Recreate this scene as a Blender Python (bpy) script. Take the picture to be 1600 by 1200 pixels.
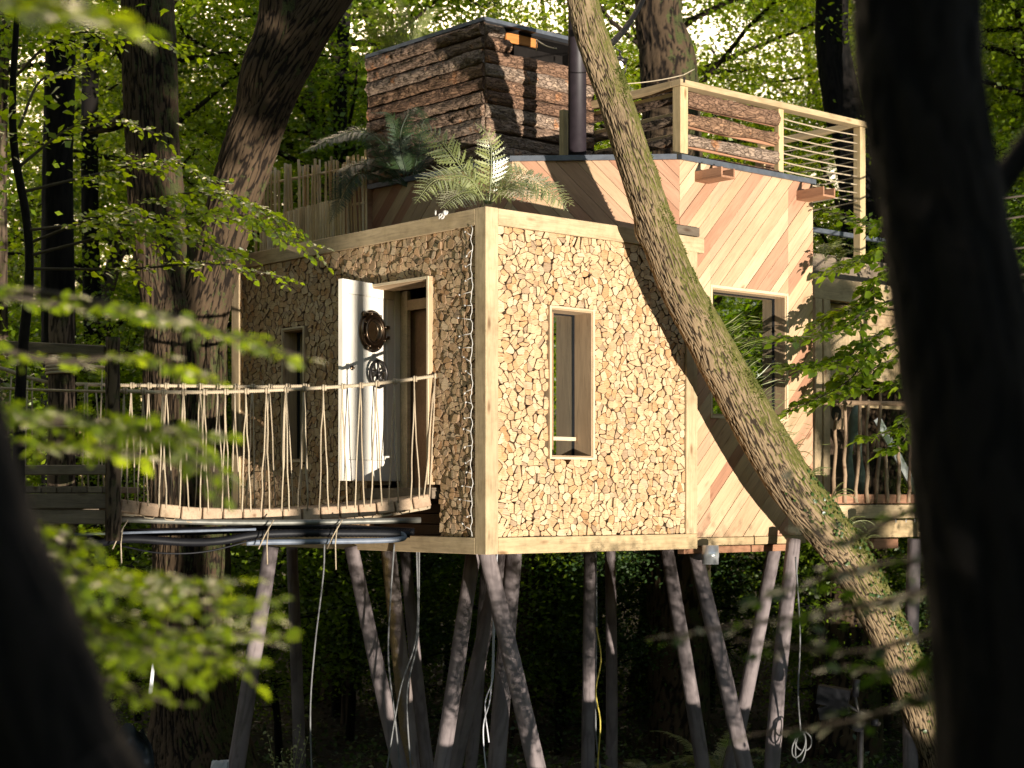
import bpy, bmesh, math, random
import numpy as np
from mathutils import Vector, Matrix

for _o in list(bpy.data.objects):
    bpy.data.objects.remove(_o)
SC = bpy.context.scene
COL = SC.collection
R = random.Random(11)
RN = np.random.default_rng(5)

# ------------------------------------------------------------------ camera, sky, sun, exposure
CZ = 3.4                                   # eye height above the woodland floor
F = 2701.0                                 # focal length in pixels of the 1600 px wide photograph
cam = bpy.data.cameras.new('camera')
camo = bpy.data.objects.new('camera', cam)
COL.objects.link(camo)
camo.location = (0, 0, CZ)
camo.rotation_euler = (math.pi / 2, 0, 0)
cam.sensor_width = 36
cam.sensor_fit = 'HORIZONTAL'
cam.lens = 36 * F / 1600
cam.shift_y = 179 / 1600
cam.clip_start = 0.05
cam.clip_end = 2000
cam.dof.use_dof = True
cam.dof.focus_distance = 16.4
cam.dof.aperture_fstop = 1.9
SC.camera = camo

# the shadows in the photograph climb the walls (ropes on the door, spouts on the cedar): the beam comes low over the
# ground sunk to let it pass, from the right and a little below the cabins
SUN_EL = math.radians(-17)
SKY_EL = math.radians(38)
SUN_AL = math.radians(11)                   # swing of the beam past the right wall's normal, towards the left wall
Uv = Vector((-0.657, 0.754, 0)).normalized()      # along the left wall, away from us
Vv = Vector((0.754, 0.657, 0)).normalized()       # along the right wall
hs = (-Uv) * math.cos(SUN_AL) + (-Vv) * math.sin(SUN_AL)
SDIR = Vector((hs.x * math.cos(SUN_EL), hs.y * math.cos(SUN_EL), math.sin(SUN_EL)))
world = bpy.data.worlds.new('World')
SC.world = world
world.use_nodes = True
wn = world.node_tree
wn.nodes.clear()
_sky = wn.nodes.new('ShaderNodeTexSky')
_sky.sky_type = 'NISHITA'
_sky.sun_disc = False
_sky.sun_elevation = SKY_EL
_sky.sun_rotation = math.atan2(-0.25, 0.97)      # the bright part of the sky lies beyond the wood, as its white gaps show
_sky.dust_density = 6.0
_sky.ozone_density = 0.6
_bg = wn.nodes.new('ShaderNodeBackground')
_bg.inputs['Strength'].default_value = 0.125
_wo = wn.nodes.new('ShaderNodeOutputWorld')
_wb = wn.nodes.new('ShaderNodeMix')                     # the photograph is balanced for the shade: a warm white
_wb.data_type = 'RGBA'; _wb.blend_type = 'MULTIPLY'; _wb.inputs[0].default_value = 1.0
_wb.inputs[7].default_value = (1.0, 0.90, 0.74, 1)
wn.links.new(_sky.outputs[0], _wb.inputs[6])
wn.links.new(_wb.outputs[2], _bg.inputs[0])
wn.links.new(_bg.outputs[0], _wo.inputs[0])
sun = bpy.data.lights.new('sun', 'SUN')
sun.energy = 3.7
sun.angle = math.radians(0.53)
sun.color = (1.0, 0.92, 0.80)
suno = bpy.data.objects.new('sun', sun)
COL.objects.link(suno)
suno.rotation_euler = (-SDIR).to_track_quat('-Z', 'Y').to_euler()
suno.location = SDIR * 60
SC.view_settings.view_transform = 'Standard'
SC.view_settings.look = 'None'
SC.view_settings.exposure = 1.33
SC.view_settings.gamma = 1.0
SC.view_settings.use_curve_mapping = False
SC.render.engine = 'CYCLES'
cy = SC.cycles
cy.use_denoising = True
try:
    cy.denoiser = 'OPENIMAGEDENOISE'
    cy.denoising_input_passes = 'RGB_ALBEDO_NORMAL'
except Exception:
    pass
cy.max_bounces = 6
cy.diffuse_bounces = 3
cy.glossy_bounces = 3
cy.transmission_bounces = 4
cy.transparent_max_bounces = 8
cy.caustics_reflective = False
cy.caustics_refractive = False
cy.sample_clamp_indirect = 4.0
SC.render.film_transparent = False

# ------------------------------------------------------------------ places
def at(px, py, Y):
    """point of the place seen at a pixel of the photograph, Y metres ahead"""
    return Vector(((px - 800) / F * Y, Y, CZ + (779 - py) / F * Y))

OX, OY = -0.234, 15.4                       # foot of the cabin's front corner
HB = CZ - 0.50                              # underside of the cabin
def HW(s, t, z=0.0):
    """cabin frame (along right wall, along left wall, up from its underside) to world"""
    return Vector((OX + s * Vv.x + t * Uv.x, OY + s * Vv.y + t * Uv.y, HB + z))
def sol_s(px, t):
    k = (px - 800) / F
    return (k * (OY + t * Uv.y) - (OX + t * Uv.x)) / (Vv.x - k * Vv.y)
def sol_t(px, s):
    k = (px - 800) / F
    return (k * (OY + s * Vv.y) - (OX + s * Vv.x)) / (Uv.x - k * Uv.y)
def zat(py, s, t):
    return CZ + (779 - py) / F * (OY + s * Vv.y + t * Uv.y) - HB

# ------------------------------------------------------------------ objects
WM = {}
def add(name, me, parent=None, M=None, label=None, cat=None, group=None, kind=None):
    M = M or Matrix()
    o = bpy.data.objects.new(name, me)
    COL.objects.link(o)
    WM[o.name] = M.copy()
    if parent is not None:
        o.parent = parent
        o.matrix_basis = WM[parent.name].inverted() @ M
    else:
        o.matrix_basis = M
    if label: o['label'] = label
    if cat: o['category'] = cat
    if group: o['group'] = group
    if kind: o['kind'] = kind
    return o
def thing(name, label, cat, loc, rz=0.0, group=None):
    return add(name, None, None, Matrix.Translation(Vector(loc)) @ Matrix.Rotation(rz, 4, 'Z'), label, cat, group)
def frame(o, X, Y, Z):
    M = Matrix.Identity(4)
    for i, a in enumerate((X, Y, Z)):
        for j in range(3):
            M[j][i] = a[j]
    for j in range(3):
        M[j][3] = o[j]
    return M
def npmesh(name, V, polys, mat, smooth=False, attr=None):
    """V (n,3); polys list of (m,k) index arrays"""
    me = bpy.data.meshes.new(name)
    V = np.asarray(V, dtype=np.float32)
    me.vertices.add(len(V))
    me.vertices.foreach_set('co', V.ravel())
    nl = sum(p.size for p in polys)
    npol = sum(len(p) for p in polys)
    me.loops.add(nl)
    me.polygons.add(npol)
    li = np.concatenate([np.asarray(p, dtype=np.int32).ravel() for p in polys])
    sizes = np.concatenate([np.full(len(p), p.shape[1], dtype=np.int32) for p in polys])
    starts = np.concatenate([[0], np.cumsum(sizes)[:-1]]).astype(np.int32)
    me.loops.foreach_set('vertex_index', li)
    me.polygons.foreach_set('loop_start', starts)
    if smooth:
        me.polygons.foreach_set('use_smooth', np.ones(npol, dtype=bool))
    me.update(calc_edges=True)
    if attr is not None:
        a = me.attributes.new('bark', 'FLOAT', 'POINT')
        a.data.foreach_set('value', np.asarray(attr, dtype=np.float32))
    if mat: me.materials.append(mat)
    return me
class MB:
    def __init__(s):
        s.v, s.f = [], []
    def poly(s, pts, faces):
        n = len(s.v)
        s.v += [Vector(p) for p in pts]
        s.f += [tuple(i + n for i in f) for f in faces]
    def box(s, c, a, b, d):
        """centre c, half axes a b d (right handed)"""
        c = Vector(c); p = []
        for k in (-1, 1):
            for j in (-1, 1):
                for i in (-1, 1):
                    p.append(c + a * i + b * j + d * k)
        s.poly(p, [(0, 2, 3, 1), (4, 5, 7, 6), (0, 1, 5, 4), (2, 6, 7, 3), (0, 4, 6, 2), (1, 3, 7, 5)])
    def aabox(s, x0, x1, y0, y1, z0, z1):
        s.box(((x0 + x1) / 2, (y0 + y1) / 2, (z0 + z1) / 2), Vector(((x1 - x0) / 2, 0, 0)), Vector((0, (y1 - y0) / 2, 0)), Vector((0, 0, (z1 - z0) / 2)))
    def bar(s, p, q, w, h, up=Vector((0, 0, 1))):
        p, q = Vector(p), Vector(q)
        X = (q - p); L = X.length; X = X / L
        Y = up.cross(X)
        Y = Y.normalized() if Y.length > 1e-5 else X.orthogonal().normalized()
        Z = X.cross(Y)
        s.box((p + q) / 2, X * L / 2, Y * w / 2, Z * h / 2)
    def tube(s, pts, r, n=8, cap=True):
        pts = [Vector(p) for p in pts]
        m = len(pts)
        rr = r if isinstance(r, (list, tuple)) else [r] * m
        base = len(s.v)
        N = None
        for i, p in enumerate(pts):
            T = (pts[min(i + 1, m - 1)] - pts[max(i - 1, 0)])
            T = T.normalized() if T.length > 1e-9 else Vector((0, 0, 1))
            if N is None:
                N = T.orthogonal().normalized()
            else:
                N = (N - T * N.dot(T))
                N = N.normalized() if N.length > 1e-6 else T.orthogonal().normalized()
            B = T.cross(N)
            for k in range(n):
                a = 2 * math.pi * k / n
                s.v.append(p + (N * math.cos(a) + B * math.sin(a)) * rr[i])
        for i in range(m - 1):
            for k in range(n):
                a, b = base + i * n + k, base + i * n + (k + 1) % n
                s.f.append((a, b, b + n, a + n))
        if cap:
            s.f.append(tuple(base + k for k in reversed(range(n))))
            s.f.append(tuple(base + (m - 1) * n + k for k in range(n)))
    def torus(s, c, X, Y, r0, r1, n=32, m=10, sx=1.0):
        Z = X.cross(Y)
        b = len(s.v)
        for i in range(n):
            a = 2 * math.pi * i / n
            d = X * math.cos(a) + Y * math.sin(a)
            for j in range(m):
                e = 2 * math.pi * j / m
                s.v.append(Vector(c) + d * (r0 + r1 * math.cos(e)) + Z * (r1 * sx * math.sin(e)))
        for i in range(n):
            for j in range(m):
                p = lambda u, w: b + (u % n) * m + (w % m)
                s.f.append((p(i, j), p(i + 1, j), p(i + 1, j + 1), p(i, j + 1)))
    def mesh(s, name, mat, smooth=False, M=None):
        me = bpy.data.meshes.new(name)
        if M is not None:
            Mi = M.inverted()
            me.from_pydata([Mi @ v for v in s.v], [], s.f)
        else:
            me.from_pydata(s.v, [], s.f)
        if mat: me.materials.append(mat)
        if smooth:
            me.polygons.foreach_set('use_smooth', [True] * len(me.polygons))
        return me
    def build(s, name, mat, parent=None, smooth=False, M=None, **k):
        """verts are world points; the object's own frame is M (default: the parent's)"""
        if M is None:
            M = WM[parent.name] if parent is not None else Matrix.Translation(sum(s.v, Vector()) / len(s.v))
        return add(name, s.mesh(name, mat, smooth, M), parent, M, **k)
_bev = {}
def bevbox(L, w, h, b, mat):
    """box along its own X with worn edges"""
    key = (round(L, 3), round(w, 3), round(h, 3), b, mat.name)
    if key in _bev:
        return _bev[key]
    bm = bmesh.new()
    bmesh.ops.create_cube(bm, size=1.0)
    for v in bm.verts:
        v.co = Vector((v.co.x * L, v.co.y * w, v.co.z * h))
    bmesh.ops.bevel(bm, geom=list(bm.edges), offset=b, segments=1, affect='EDGES')
    me = bpy.data.meshes.new('timber')
    bm.to_mesh(me); bm.free()
    me.materials.append(mat)
    _bev[key] = me
    return me
def timber(name, p, q, w, h, mat, parent=None, up=Vector((0, 0, 1)), b=0.004, **k):
    """sawn piece from p to q, grain along its own X; h is measured along up"""
    p, q = Vector(p), Vector(q)
    X = q - p; L = X.length; X = X / L
    Y = up.cross(X).normalized(); Z = X.cross(Y)
    return add(name, bevbox(L, w, h, b, mat), parent, frame((p + q) / 2, X, Y, Z), **k)
def catmull(pts, n, extra=None):
    P = [np.array(p, dtype=float) for p in pts]
    P = [2 * P[0] - P[1]] + P + [2 * P[-1] - P[-2]]
    m = len(P) - 3
    out = []
    for i in range(n):
        u = i / (n - 1) * m
        k = min(int(u), m - 1); f = u - k
        a, b, c, d = P[k:k + 4]
        out.append(0.5 * (2 * b + (c - a) * f + (2 * a - 5 * b + 4 * c - d) * f * f + (3 * b - a - 3 * c + d) * f ** 3))
    return np.array(out)
def sag(p, q, drop, n=14):
    p, q = Vector(p), Vector(q)
    return [p.lerp(q, i / (n - 1)) - Vector((0, 0, drop * 4 * (i / (n - 1)) * (1 - i / (n - 1)))) for i in range(n)]

def two_slots(o, second, per):
    """faces whose normal does not face along the object's local Z take the second material"""
    me = o.data
    me.materials.append(second)
    idx = [0 if abs(p.normal.z) > .6 else 1 for p in me.polygons]
    me.polygons.foreach_set('material_index', idx)

# value noise on numpy points
def _hash(ix, iy, iz, seed):
    h = (ix.astype(np.int64) * 374761393 + iy.astype(np.int64) * 668265263 + iz.astype(np.int64) * 2147483647 + seed * 1274126177) & 0xffffffff
    h = ((h ^ (h >> 13)) * 1274126177) & 0xffffffff
    h = ((h ^ (h >> 16)) * 2246822519) & 0xffffffff
    return ((h ^ (h >> 15)) & 0xffff) / 65535.0
def vnoise(P, seed=0):
    P = np.asarray(P, dtype=float)
    I = np.floor(P).astype(np.int64); f = P - I
    f = f * f * (3 - 2 * f)
    r = 0
    for dx in (0, 1):
        for dy in (0, 1):
            for dz in (0, 1):
                w = (f[..., 0] if dx else 1 - f[..., 0]) * (f[..., 1] if dy else 1 - f[..., 1]) * (f[..., 2] if dz else 1 - f[..., 2])
                r = r + w * _hash(I[..., 0] + dx, I[..., 1] + dy, I[..., 2] + dz, seed)
    return r
def bole(name, pts, radii, mat, nseg=96, step=0.04, amp=0.02, ka=26.0, kl=5.0, lump=0.06, seed=1, base=None, knots=()):
    """a trunk or limb swept along pts with real bark furrows; returns a mesh in the frame of base"""
    pts = [np.array(p, dtype=float) for p in pts]
    L = sum(np.linalg.norm(pts[i + 1] - pts[i]) for i in range(len(pts) - 1))
    n = max(6, int(L / step))
    C = catmull(pts, n)
    rr = catmull([np.array([r, 0, 0]) for r in radii], n)[:, 0]
    T = np.gradient(C, axis=0)
    T /= np.linalg.norm(T, axis=1)[:, None]
    N = np.zeros_like(C)
    a = np.array([1.0, 0.1, 0.0]); 
    a -= T[0] * a.dot(T[0]); N[0] = a / np.linalg.norm(a)
    for i in range(1, n):
        a = N[i - 1] - T[i] * N[i - 1].dot(T[i]); N[i] = a / np.linalg.norm(a)
    B = np.cross(T, N)
    th = np.linspace(0, 2 * math.pi, nseg, endpoint=False)
    cs, sn = np.cos(th), np.sin(th)
    D = N[:, None, :] * cs[None, :, None] + B[:, None, :] * sn[None, :, None]
    ln = np.concatenate([[0], np.cumsum(np.linalg.norm(np.diff(C, axis=0), axis=1))])
    rm = float(np.mean(rr))
    tw = 0.25 * np.sin(ln * 1.3 + seed)
    q = np.stack([(np.cos(th[None, :] + tw[:, None]) * rm * ka), (np.sin(th[None, :] + tw[:, None]) * rm * ka), np.broadcast_to(ln[:, None] * kl, (n, nseg))], axis=-1)
    wob = vnoise(q * 0.35, seed + 3) * 2.2
    q2 = q + wob[..., None]
    n1 = vnoise(q2, seed); n2 = vnoise(q2 * 2.1 + 7, seed + 1)
    fur = np.exp(-((2 * n1 - 1) / 0.24) ** 2)
    fur2 = np.exp(-((2 * n2 - 1) / 0.22) ** 2)
    n3 = vnoise(q * np.array([.9, .9, 2.5]) + 31, seed + 5)
    ridge = np.clip(1 - 0.75 * fur - 0.28 * fur2 - 0.25 * (n3 - .5), 0, 1)
    lumps = vnoise(np.stack([np.cos(th)[None, :] * 1.6 + 0 * ln[:, None], np.sin(th)[None, :] * 1.6 + 0 * ln[:, None], ln[:, None] * 1.1 + 0 * th[None, :]], axis=-1), seed + 9) - 0.5
    rad = rr[:, None] * (1 + lump * 2 * lumps) + amp * (ridge - 0.7)
    for (lk, tk, rk, hk) in knots:
        d2 = ((ln[:, None] - lk) / rk) ** 2 + (((th[None, :] - tk + math.pi) % (2 * math.pi) - math.pi) * rm / rk) ** 2
        rad = rad + hk * np.exp(-d2)
    V = C[:, None, :] + D * rad[..., None]
    V = V.reshape(-1, 3)
    if base is not None:
        V = V - np.array(base)
    i = np.arange(n - 1)[:, None]; k = np.arange(nseg)[None, :]
    A = i * nseg + k; Bq = i * nseg + (k + 1) % nseg
    faces = np.stack([A, Bq, Bq + nseg, A + nseg], axis=-1).reshape(-1, 4)
    nV = len(V)
    cap0 = (C[0] - (np.array(base) if base is not None else 0)); cap1 = (C[-1] - (np.array(base) if base is not None else 0))
    V = np.vstack([V, cap0, cap1])
    kk = np.arange(nseg)
    t0 = np.stack([np.full(nseg, nV), (kk + 1) % nseg, kk], axis=-1)
    o = (n - 1) * nseg
    t1 = np.stack([np.full(nseg, nV + 1), o + kk, o + (kk + 1) % nseg], axis=-1)
    at_ = np.concatenate([ridge.ravel(), [0.3, 0.3]])
    return npmesh(name, V, [faces, t0, t1], mat, True, at_)

# ------------------------------------------------------------------ materials
class NT:
    def __init__(s, name):
        s.m = bpy.data.materials.new(name)
        s.m.use_nodes = True
        s.t = s.m.node_tree
        s.b = s.t.nodes['Principled BSDF']
        s.out = s.t.nodes['Material Output']
    def n(s, typ, **kw):
        nd = s.t.nodes.new(typ)
        for k, v in kw.items():
            if k.startswith('i_'):
                key = k[2:]
                key = int(key) if key.isdigit() else key.replace('_', ' ')
                nd.inputs[key].default_value = v
            else:
                setattr(nd, k, v)
        return nd
    def l(s, a, b):
        s.t.links.new(a, b)
    def ramp(s, fac, stops, interp='LINEAR'):
        r = s.n('ShaderNodeValToRGB')
        r.color_ramp.interpolation = interp
        e = r.color_ramp.elements
        while len(e) < len(stops):
            e.new(0.5)
        for el, (p, c) in zip(e, stops):
            el.position = p
            el.color = (c[0], c[1], c[2], 1) if not isinstance(c, (int, float)) else (c, c, c, 1)
        s.l(fac, r.inputs[0])
        return r.outputs[0]
    def mix(s, a, b, fac=1.0, mode='MULTIPLY'):
        m = s.n('ShaderNodeMix', data_type='RGBA', blend_type=mode)
        for sock, v in ((m.inputs[6], a), (m.inputs[7], b), (m.inputs[0], fac)):
            if hasattr(v, 'links') or hasattr(v, 'is_linked'):
                s.l(v, sock)
            else:
                sock.default_value = v if isinstance(v, (int, float)) else (v[0], v[1], v[2], 1)
        return m.outputs[2]
    def coords(s, scale, jitter=True):
        tc = s.n('ShaderNodeTexCoord')
        v = tc.outputs['Object']
        if jitter:
            oi = s.n('ShaderNodeObjectInfo')
            ge = s.n('ShaderNodeNewGeometry')
            ad = s.n('ShaderNodeMath', operation='ADD')
            s.l(oi.outputs['Random'], ad.inputs[0]); s.l(ge.outputs['Random Per Island'], ad.inputs[1])
            fr = s.n('ShaderNodeMath', operation='FRACT')
            s.l(ad.outputs[0], fr.inputs[0])
            s.rnd = fr.outputs[0]
            mu = s.n('ShaderNodeMath', operation='MULTIPLY', i_1=37.0)
            s.l(s.rnd, mu.inputs[0])
            va = s.n('ShaderNodeVectorMath', operation='ADD')
            s.l(v, va.inputs[0]); s.l(mu.outputs[0], va.inputs[1])
            v = va.outputs[0]
        s.raw = v
        mp = s.n('ShaderNodeMapping')
        mp.inputs['Scale'].default_value = scale
        s.l(v, mp.inputs['Vector'])
        return mp.outputs[0]
    def noise(s, vec, scale, detail=4, rough=0.55, dist=0.0):
        n = s.n('ShaderNodeTexNoise', i_Scale=scale, i_Detail=detail, i_Roughness=rough, i_Distortion=dist)
        s.l(vec, n.inputs['Vector'])
        return n.outputs[0]
    def bump(s, h, strength, dist):
        b = s.n('ShaderNodeBump', i_Strength=strength, i_Distance=dist)
        s.l(h, b.inputs['Height'])
        s.l(b.outputs[0], s.b.inputs['Normal'])
def even(pal):
    n = len(pal)
    return [((i + 0.5) / n if n > 1 else 0.5, c) for i, c in enumerate(pal)]
def wood(name, pal, scale=(1.3, 16, 16), grain=(0.62, 1.12), rough=0.75, bump=0.35, knots=True, spec=0.25, stain=0.0):
    k = NT(name)
    v = k.coords(scale)
    base = k.ramp(k.rnd, [(i / len(pal), c) for i, c in enumerate(pal)], 'CONSTANT')
    g = k.noise(v, 2.2, 7, 0.62, 1.2)
    gr = k.ramp(g, [(0.25, grain[0]), (0.52, 0.97), (0.75, grain[1])])
    c = k.mix(base, gr, 0.9)
    if knots:
        mp = k.n('ShaderNodeMapping'); mp.inputs['Scale'].default_value = (2.0, 6, 6)
        k.l(k.raw, mp.inputs['Vector'])
        vo = k.n('ShaderNodeTexVoronoi', i_Scale=1.0)
        k.l(mp.outputs[0], vo.inputs['Vector'])
        kn = k.ramp(vo.outputs['Distance'], [(0.05, (0.35, 0.22, 0.15)), (0.16, (1, 1, 1))])
        c = k.mix(c, kn, 0.8)
    mp2 = k.n('ShaderNodeMapping'); mp2.inputs['Scale'].default_value = (0.8, 2.2, 2.2)
    k.l(k.raw, mp2.inputs['Vector'])
    bl = k.noise(mp2.outputs[0], 1.5, 3)
    c = k.mix(c, k.ramp(bl, [(0.3, (0.78, 0.74, 0.70)), (0.6, (1.05, 1.03, 1.0))]), 0.8)
    if stain:
        c = k.mix(c, k.ramp(k.noise(k.raw, 5, 5, 0.7), [(0.45, (1, 1, 1)), (0.7, (0.45, 0.43, 0.36))]), stain)
    k.l(c, k.b.inputs['Base Color'])
    k.b.inputs['Roughness'].default_value = rough
    k.b.inputs['Specular IOR Level'].default_value = spec
    k.bump(g, bump, 0.004)
    return k.m
def endgrain(name, pal):
    """sawn log ends: per piece colour, growth rings, checks"""
    k = NT(name)
    v = k.coords((1, 1, 1))
    base = k.ramp(k.rnd, even(pal))
    n1 = k.noise(v, 14, 5, 0.6)
    wv = k.n('ShaderNodeTexWave', wave_type='RINGS', i_Scale=26.0, i_Distortion=5.0, i_Detail=2.0)
    k.l(v, wv.inputs['Vector'])
    c = k.mix(base, k.ramp(wv.outputs[1], [(0.0, 0.74), (1.0, 1.06)]), 0.8)
    c = k.mix(c, k.ramp(n1, [(0.28, (0.66, 0.58, 0.47)), (0.5, (1, 1, 1)), (0.75, (1.08, 1.05, 1.0))]), 0.9)
    k.l(c, k.b.inputs['Base Color'])
    k.b.inputs['Roughness'].default_value = 0.85
    k.b.inputs['Specular IOR Level'].default_value = 0.125
    k.bump(n1, 0.5, 0.006)
    return k.m
def barkmat(name, dark, light, moss=None, moss_amt=0.0, updir=(0, 0, 1), fine=60.0, patch=None):
    k = NT(name)
    v = k.coords((1, 1, 0.35), False)
    at_ = k.n('ShaderNodeAttribute', attribute_name='bark')
    n1 = k.noise(v, fine, 5, 0.65)
    ad = k.n('ShaderNodeMath', operation='ADD'); k.l(at_.outputs['Fac'], ad.inputs[0])
    ml = k.n('ShaderNodeMath', operation='MULTIPLY_ADD', i_1=0.5, i_2=-0.25); k.l(n1, ml.inputs[0])
    k.l(ml.outputs[0], ad.inputs[1])
    c = k.ramp(ad.outputs[0], [(0.30, dark), (0.72, light)])
    pn = k.noise(k.raw, 3.0, 4, 0.6)
    c = k.mix(c, k.ramp(pn, [(0.3, (0.72, 0.7, 0.66)), (0.65, (1.15, 1.12, 1.05))]), 0.9)
    if patch:
        pf = k.ramp(k.noise(k.raw, 6.0, 3, 0.6), [(0.58, 0.0), (0.68, 1.0)])
        c = k.mix(c, patch, pf, 'MIX')
    if moss:
        ge = k.n('ShaderNodeNewGeometry')
        dt = k.n('ShaderNodeVectorMath', operation='DOT_PRODUCT'); dt.inputs[1].default_value = updir
        k.l(ge.outputs['Normal'], dt.inputs[0])
        mn = k.noise(k.raw, 7.0, 6, 0.7)
        a2 = k.n('ShaderNodeMath', operation='MULTIPLY_ADD', i_1=2.2, i_2=-1.1); k.l(mn, a2.inputs[0])
        a3 = k.n('ShaderNodeMath', operation='ADD'); k.l(dt.outputs['Value'], a3.inputs[0]); k.l(a2.outputs[0], a3.inputs[1])
        mf = k.ramp(a3.outputs[0], [(0.55 - moss_amt, 0.0), (0.95 - moss_amt, 0.85)])
        mc = k.ramp(k.noise(k.raw, 90.0, 3), [(0.3, (moss[0] * 0.6, moss[1] * 0.6, moss[2] * 0.6)), (0.7, (moss[0] * 1.5, moss[1] * 1.4, moss[2] * 1.3))])
        c = k.mix(c, mc, mf, 'MIX')
    k.l(c, k.b.inputs['Base Color'])
    k.b.inputs['Roughness'].default_value = 0.9
    k.b.inputs['Specular IOR Level'].default_value = 0.2
    k.bump(n1, 0.6, 0.012)
    return k.m
def slabmat(name, pal, crack, peel):
    k = NT(name)
    v = k.coords((.3, 1, 1))
    wob = k.n('ShaderNodeTexNoise', i_Scale=9.0, i_Detail=4.0)
    k.l(v, wob.inputs['Vector'])
    ma = k.n('ShaderNodeVectorMath', operation='MULTIPLY_ADD'); ma.inputs[1].default_value = (.16, .16, .16)
    k.l(wob.outputs['Color'], ma.inputs[0]); k.l(v, ma.inputs[2])
    vo = k.n('ShaderNodeTexVoronoi', feature='DISTANCE_TO_EDGE', i_Scale=34.0)
    k.l(ma.outputs[0], vo.inputs['Vector'])
    vc = k.n('ShaderNodeTexVoronoi', i_Scale=34.0)
    k.l(ma.outputs[0], vc.inputs['Vector'])
    sp = k.n('ShaderNodeSeparateColor'); k.l(vc.outputs['Color'], sp.inputs[0])
    base = k.ramp(k.rnd, [(i / len(pal), c) for i, c in enumerate(pal)], 'CONSTANT')
    c = k.mix(base, k.ramp(sp.outputs[0], [(0, (.78, .74, .7)), (.7, (1.02, 1.0, 1.0)), (1, (1.4, 1.35, 1.25))]), 1.0)
    n1 = k.noise(v, 60, 5, .7)
    c = k.mix(c, k.ramp(n1, [(.3, .6), (.7, 1.35)]), 1.0)
    pf = k.ramp(k.noise(k.raw, 3.2, 4, .65), [(.60, 0.0), (.66, 1.0)])
    c = k.mix(c, peel, pf, 'MIX')
    edge_ = k.ramp(vo.outputs['Distance'], [(0.0, 0.25), (0.09, 1.0)])
    c = k.mix(c, k.mix(crack, (1, 1, 1), edge_, 'MIX'), 1.0)
    k.l(c, k.b.inputs['Base Color'])
    k.b.inputs['Roughness'].default_value = .9
    k.b.inputs['Specular IOR Level'].default_value = .2
    h = k.n('ShaderNodeMath', operation='MULTIPLY_ADD', i_1=.35); k.l(n1, h.inputs[0]); k.l(edge_, h.inputs[2])
    k.bump(h.outputs[0], 1.0, .012)
    return k.m
def leafmat(name, pal, trans=0.5, rough=0.36, spec=0.5, tcol=(1.9, 2.0, 0.45)):
    k = NT(name)
    ge = k.n('ShaderNodeNewGeometry')
    oi = k.n('ShaderNodeObjectInfo')
    base = k.ramp(ge.outputs['Random Per Island'], even(pal))
    c = k.mix(base, k.ramp(oi.outputs['Random'], [(0, (0.8, 0.85, 0.8)), (1, (1.15, 1.1, 1.1))]), 0.8)
    k.l(c, k.b.inputs['Base Color'])
    k.b.inputs['Roughness'].default_value = rough
    k.b.inputs['Specular IOR Level'].default_value = spec
    tr = k.n('ShaderNodeBsdfTranslucent')
    k.l(k.mix(c, tcol, 1.0), tr.inputs[0])
    ms = k.n('ShaderNodeMixShader', i_0=trans)
    k.l(k.b.outputs[0], ms.inputs[1]); k.l(tr.outputs[0], ms.inputs[2])
    k.l(ms.outputs[0], k.out.inputs['Surface'])
    return k.m
def plain(name, col, rough=0.6, metal=0.0, spec=0.4, var=0.25, scale=12.0, bump=0.0):
    k = NT(name)
    v = k.coords((1, 1, 1))
    n1 = k.noise(v, scale, 5, 0.6)
    c = k.mix(col, k.ramp(n1, [(0.3, 1 - var), (0.7, 1 + var)]), 1.0)
    k.l(c, k.b.inputs['Base Color'])
    k.b.inputs['Roughness'].default_value = rough
    k.b.inputs['Metallic'].default_value = metal
    k.b.inputs['Specular IOR Level'].default_value = spec
    if bump: k.bump(n1, bump, 0.004)
    return k.m
def glassmat(name, refl=0.5, tint=(0.55, 0.58, 0.55)):
    k = NT(name)
    gl = k.n('ShaderNodeBsdfGlossy', i_Roughness=0.015); gl.inputs[0].default_value = (0.9, 0.95, 0.92, 1)
    tr = k.n('ShaderNodeBsdfTransparent'); tr.inputs[0].default_value = (*tint, 1)
    fr = k.n('ShaderNodeLayerWeight', i_Blend=0.35)
    ma = k.n('ShaderNodeMath', operation='MULTIPLY_ADD', i_1=0.5, i_2=refl); k.l(fr.outputs['Fresnel'], ma.inputs[0]); ma.use_clamp = True
    ms = k.n('ShaderNodeMixShader'); k.l(ma.outputs[0], ms.inputs[0]); k.l(tr.outputs[0], ms.inputs[1]); k.l(gl.outputs[0], ms.inputs[2])
    k.l(ms.outputs[0], k.out.inputs['Surface'])
    return k.m
M = {}
M['log_end'] = endgrain('split log ends', [(.47, 0.307, 0.174), (.57, 0.403, 0.241), (.51, 0.345, 0.193), (.60, 0.450, 0.289), (.54, 0.374, 0.212), (.42, 0.239, 0.115), (.58, 0.422, 0.251), (.54, 0.345, 0.193), (.33, 0.230, 0.144), (.61, 0.461, 0.299), (.50, 0.288, 0.144)])
M['logbark'] = plain('dark sides of the split logs', (.24, .155, .09), .9, var=.4)
M['beam'] = wood('pale green oak beam', [(.50, .38, .23), (.54, .41, .25), (.47, .35, .20)], grain=(0.6, 1.1), stain=0.5)
M['cedar'] = wood('mixed cedar boards', [(.51, .355, .215), (.45, .255, .165), (.49, .33, .20), (.37, .195, .12), (.53, .395, .25), (.47, .29, .185), (.42, .23, .145), (.50, .34, .21)], grain=(0.72, 1.1), bump=0.25)
M['reveal'] = wood('oak window lining', [(.40, .28, .17), (.44, .31, .19)], grain=(0.6, 1.1), bump=0.3)
M['frame'] = wood('pale frame edge', [(.62, .50, .34), (.58, .46, .30)], knots=False)
M['room'] = wood('reddish inner boarding', [(.30, .17, .10), (.34, .20, .12)], knots=False)
M['under'] = wood('dark under boarding', [(.07, .045, .03), (.09, .06, .04)])
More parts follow.
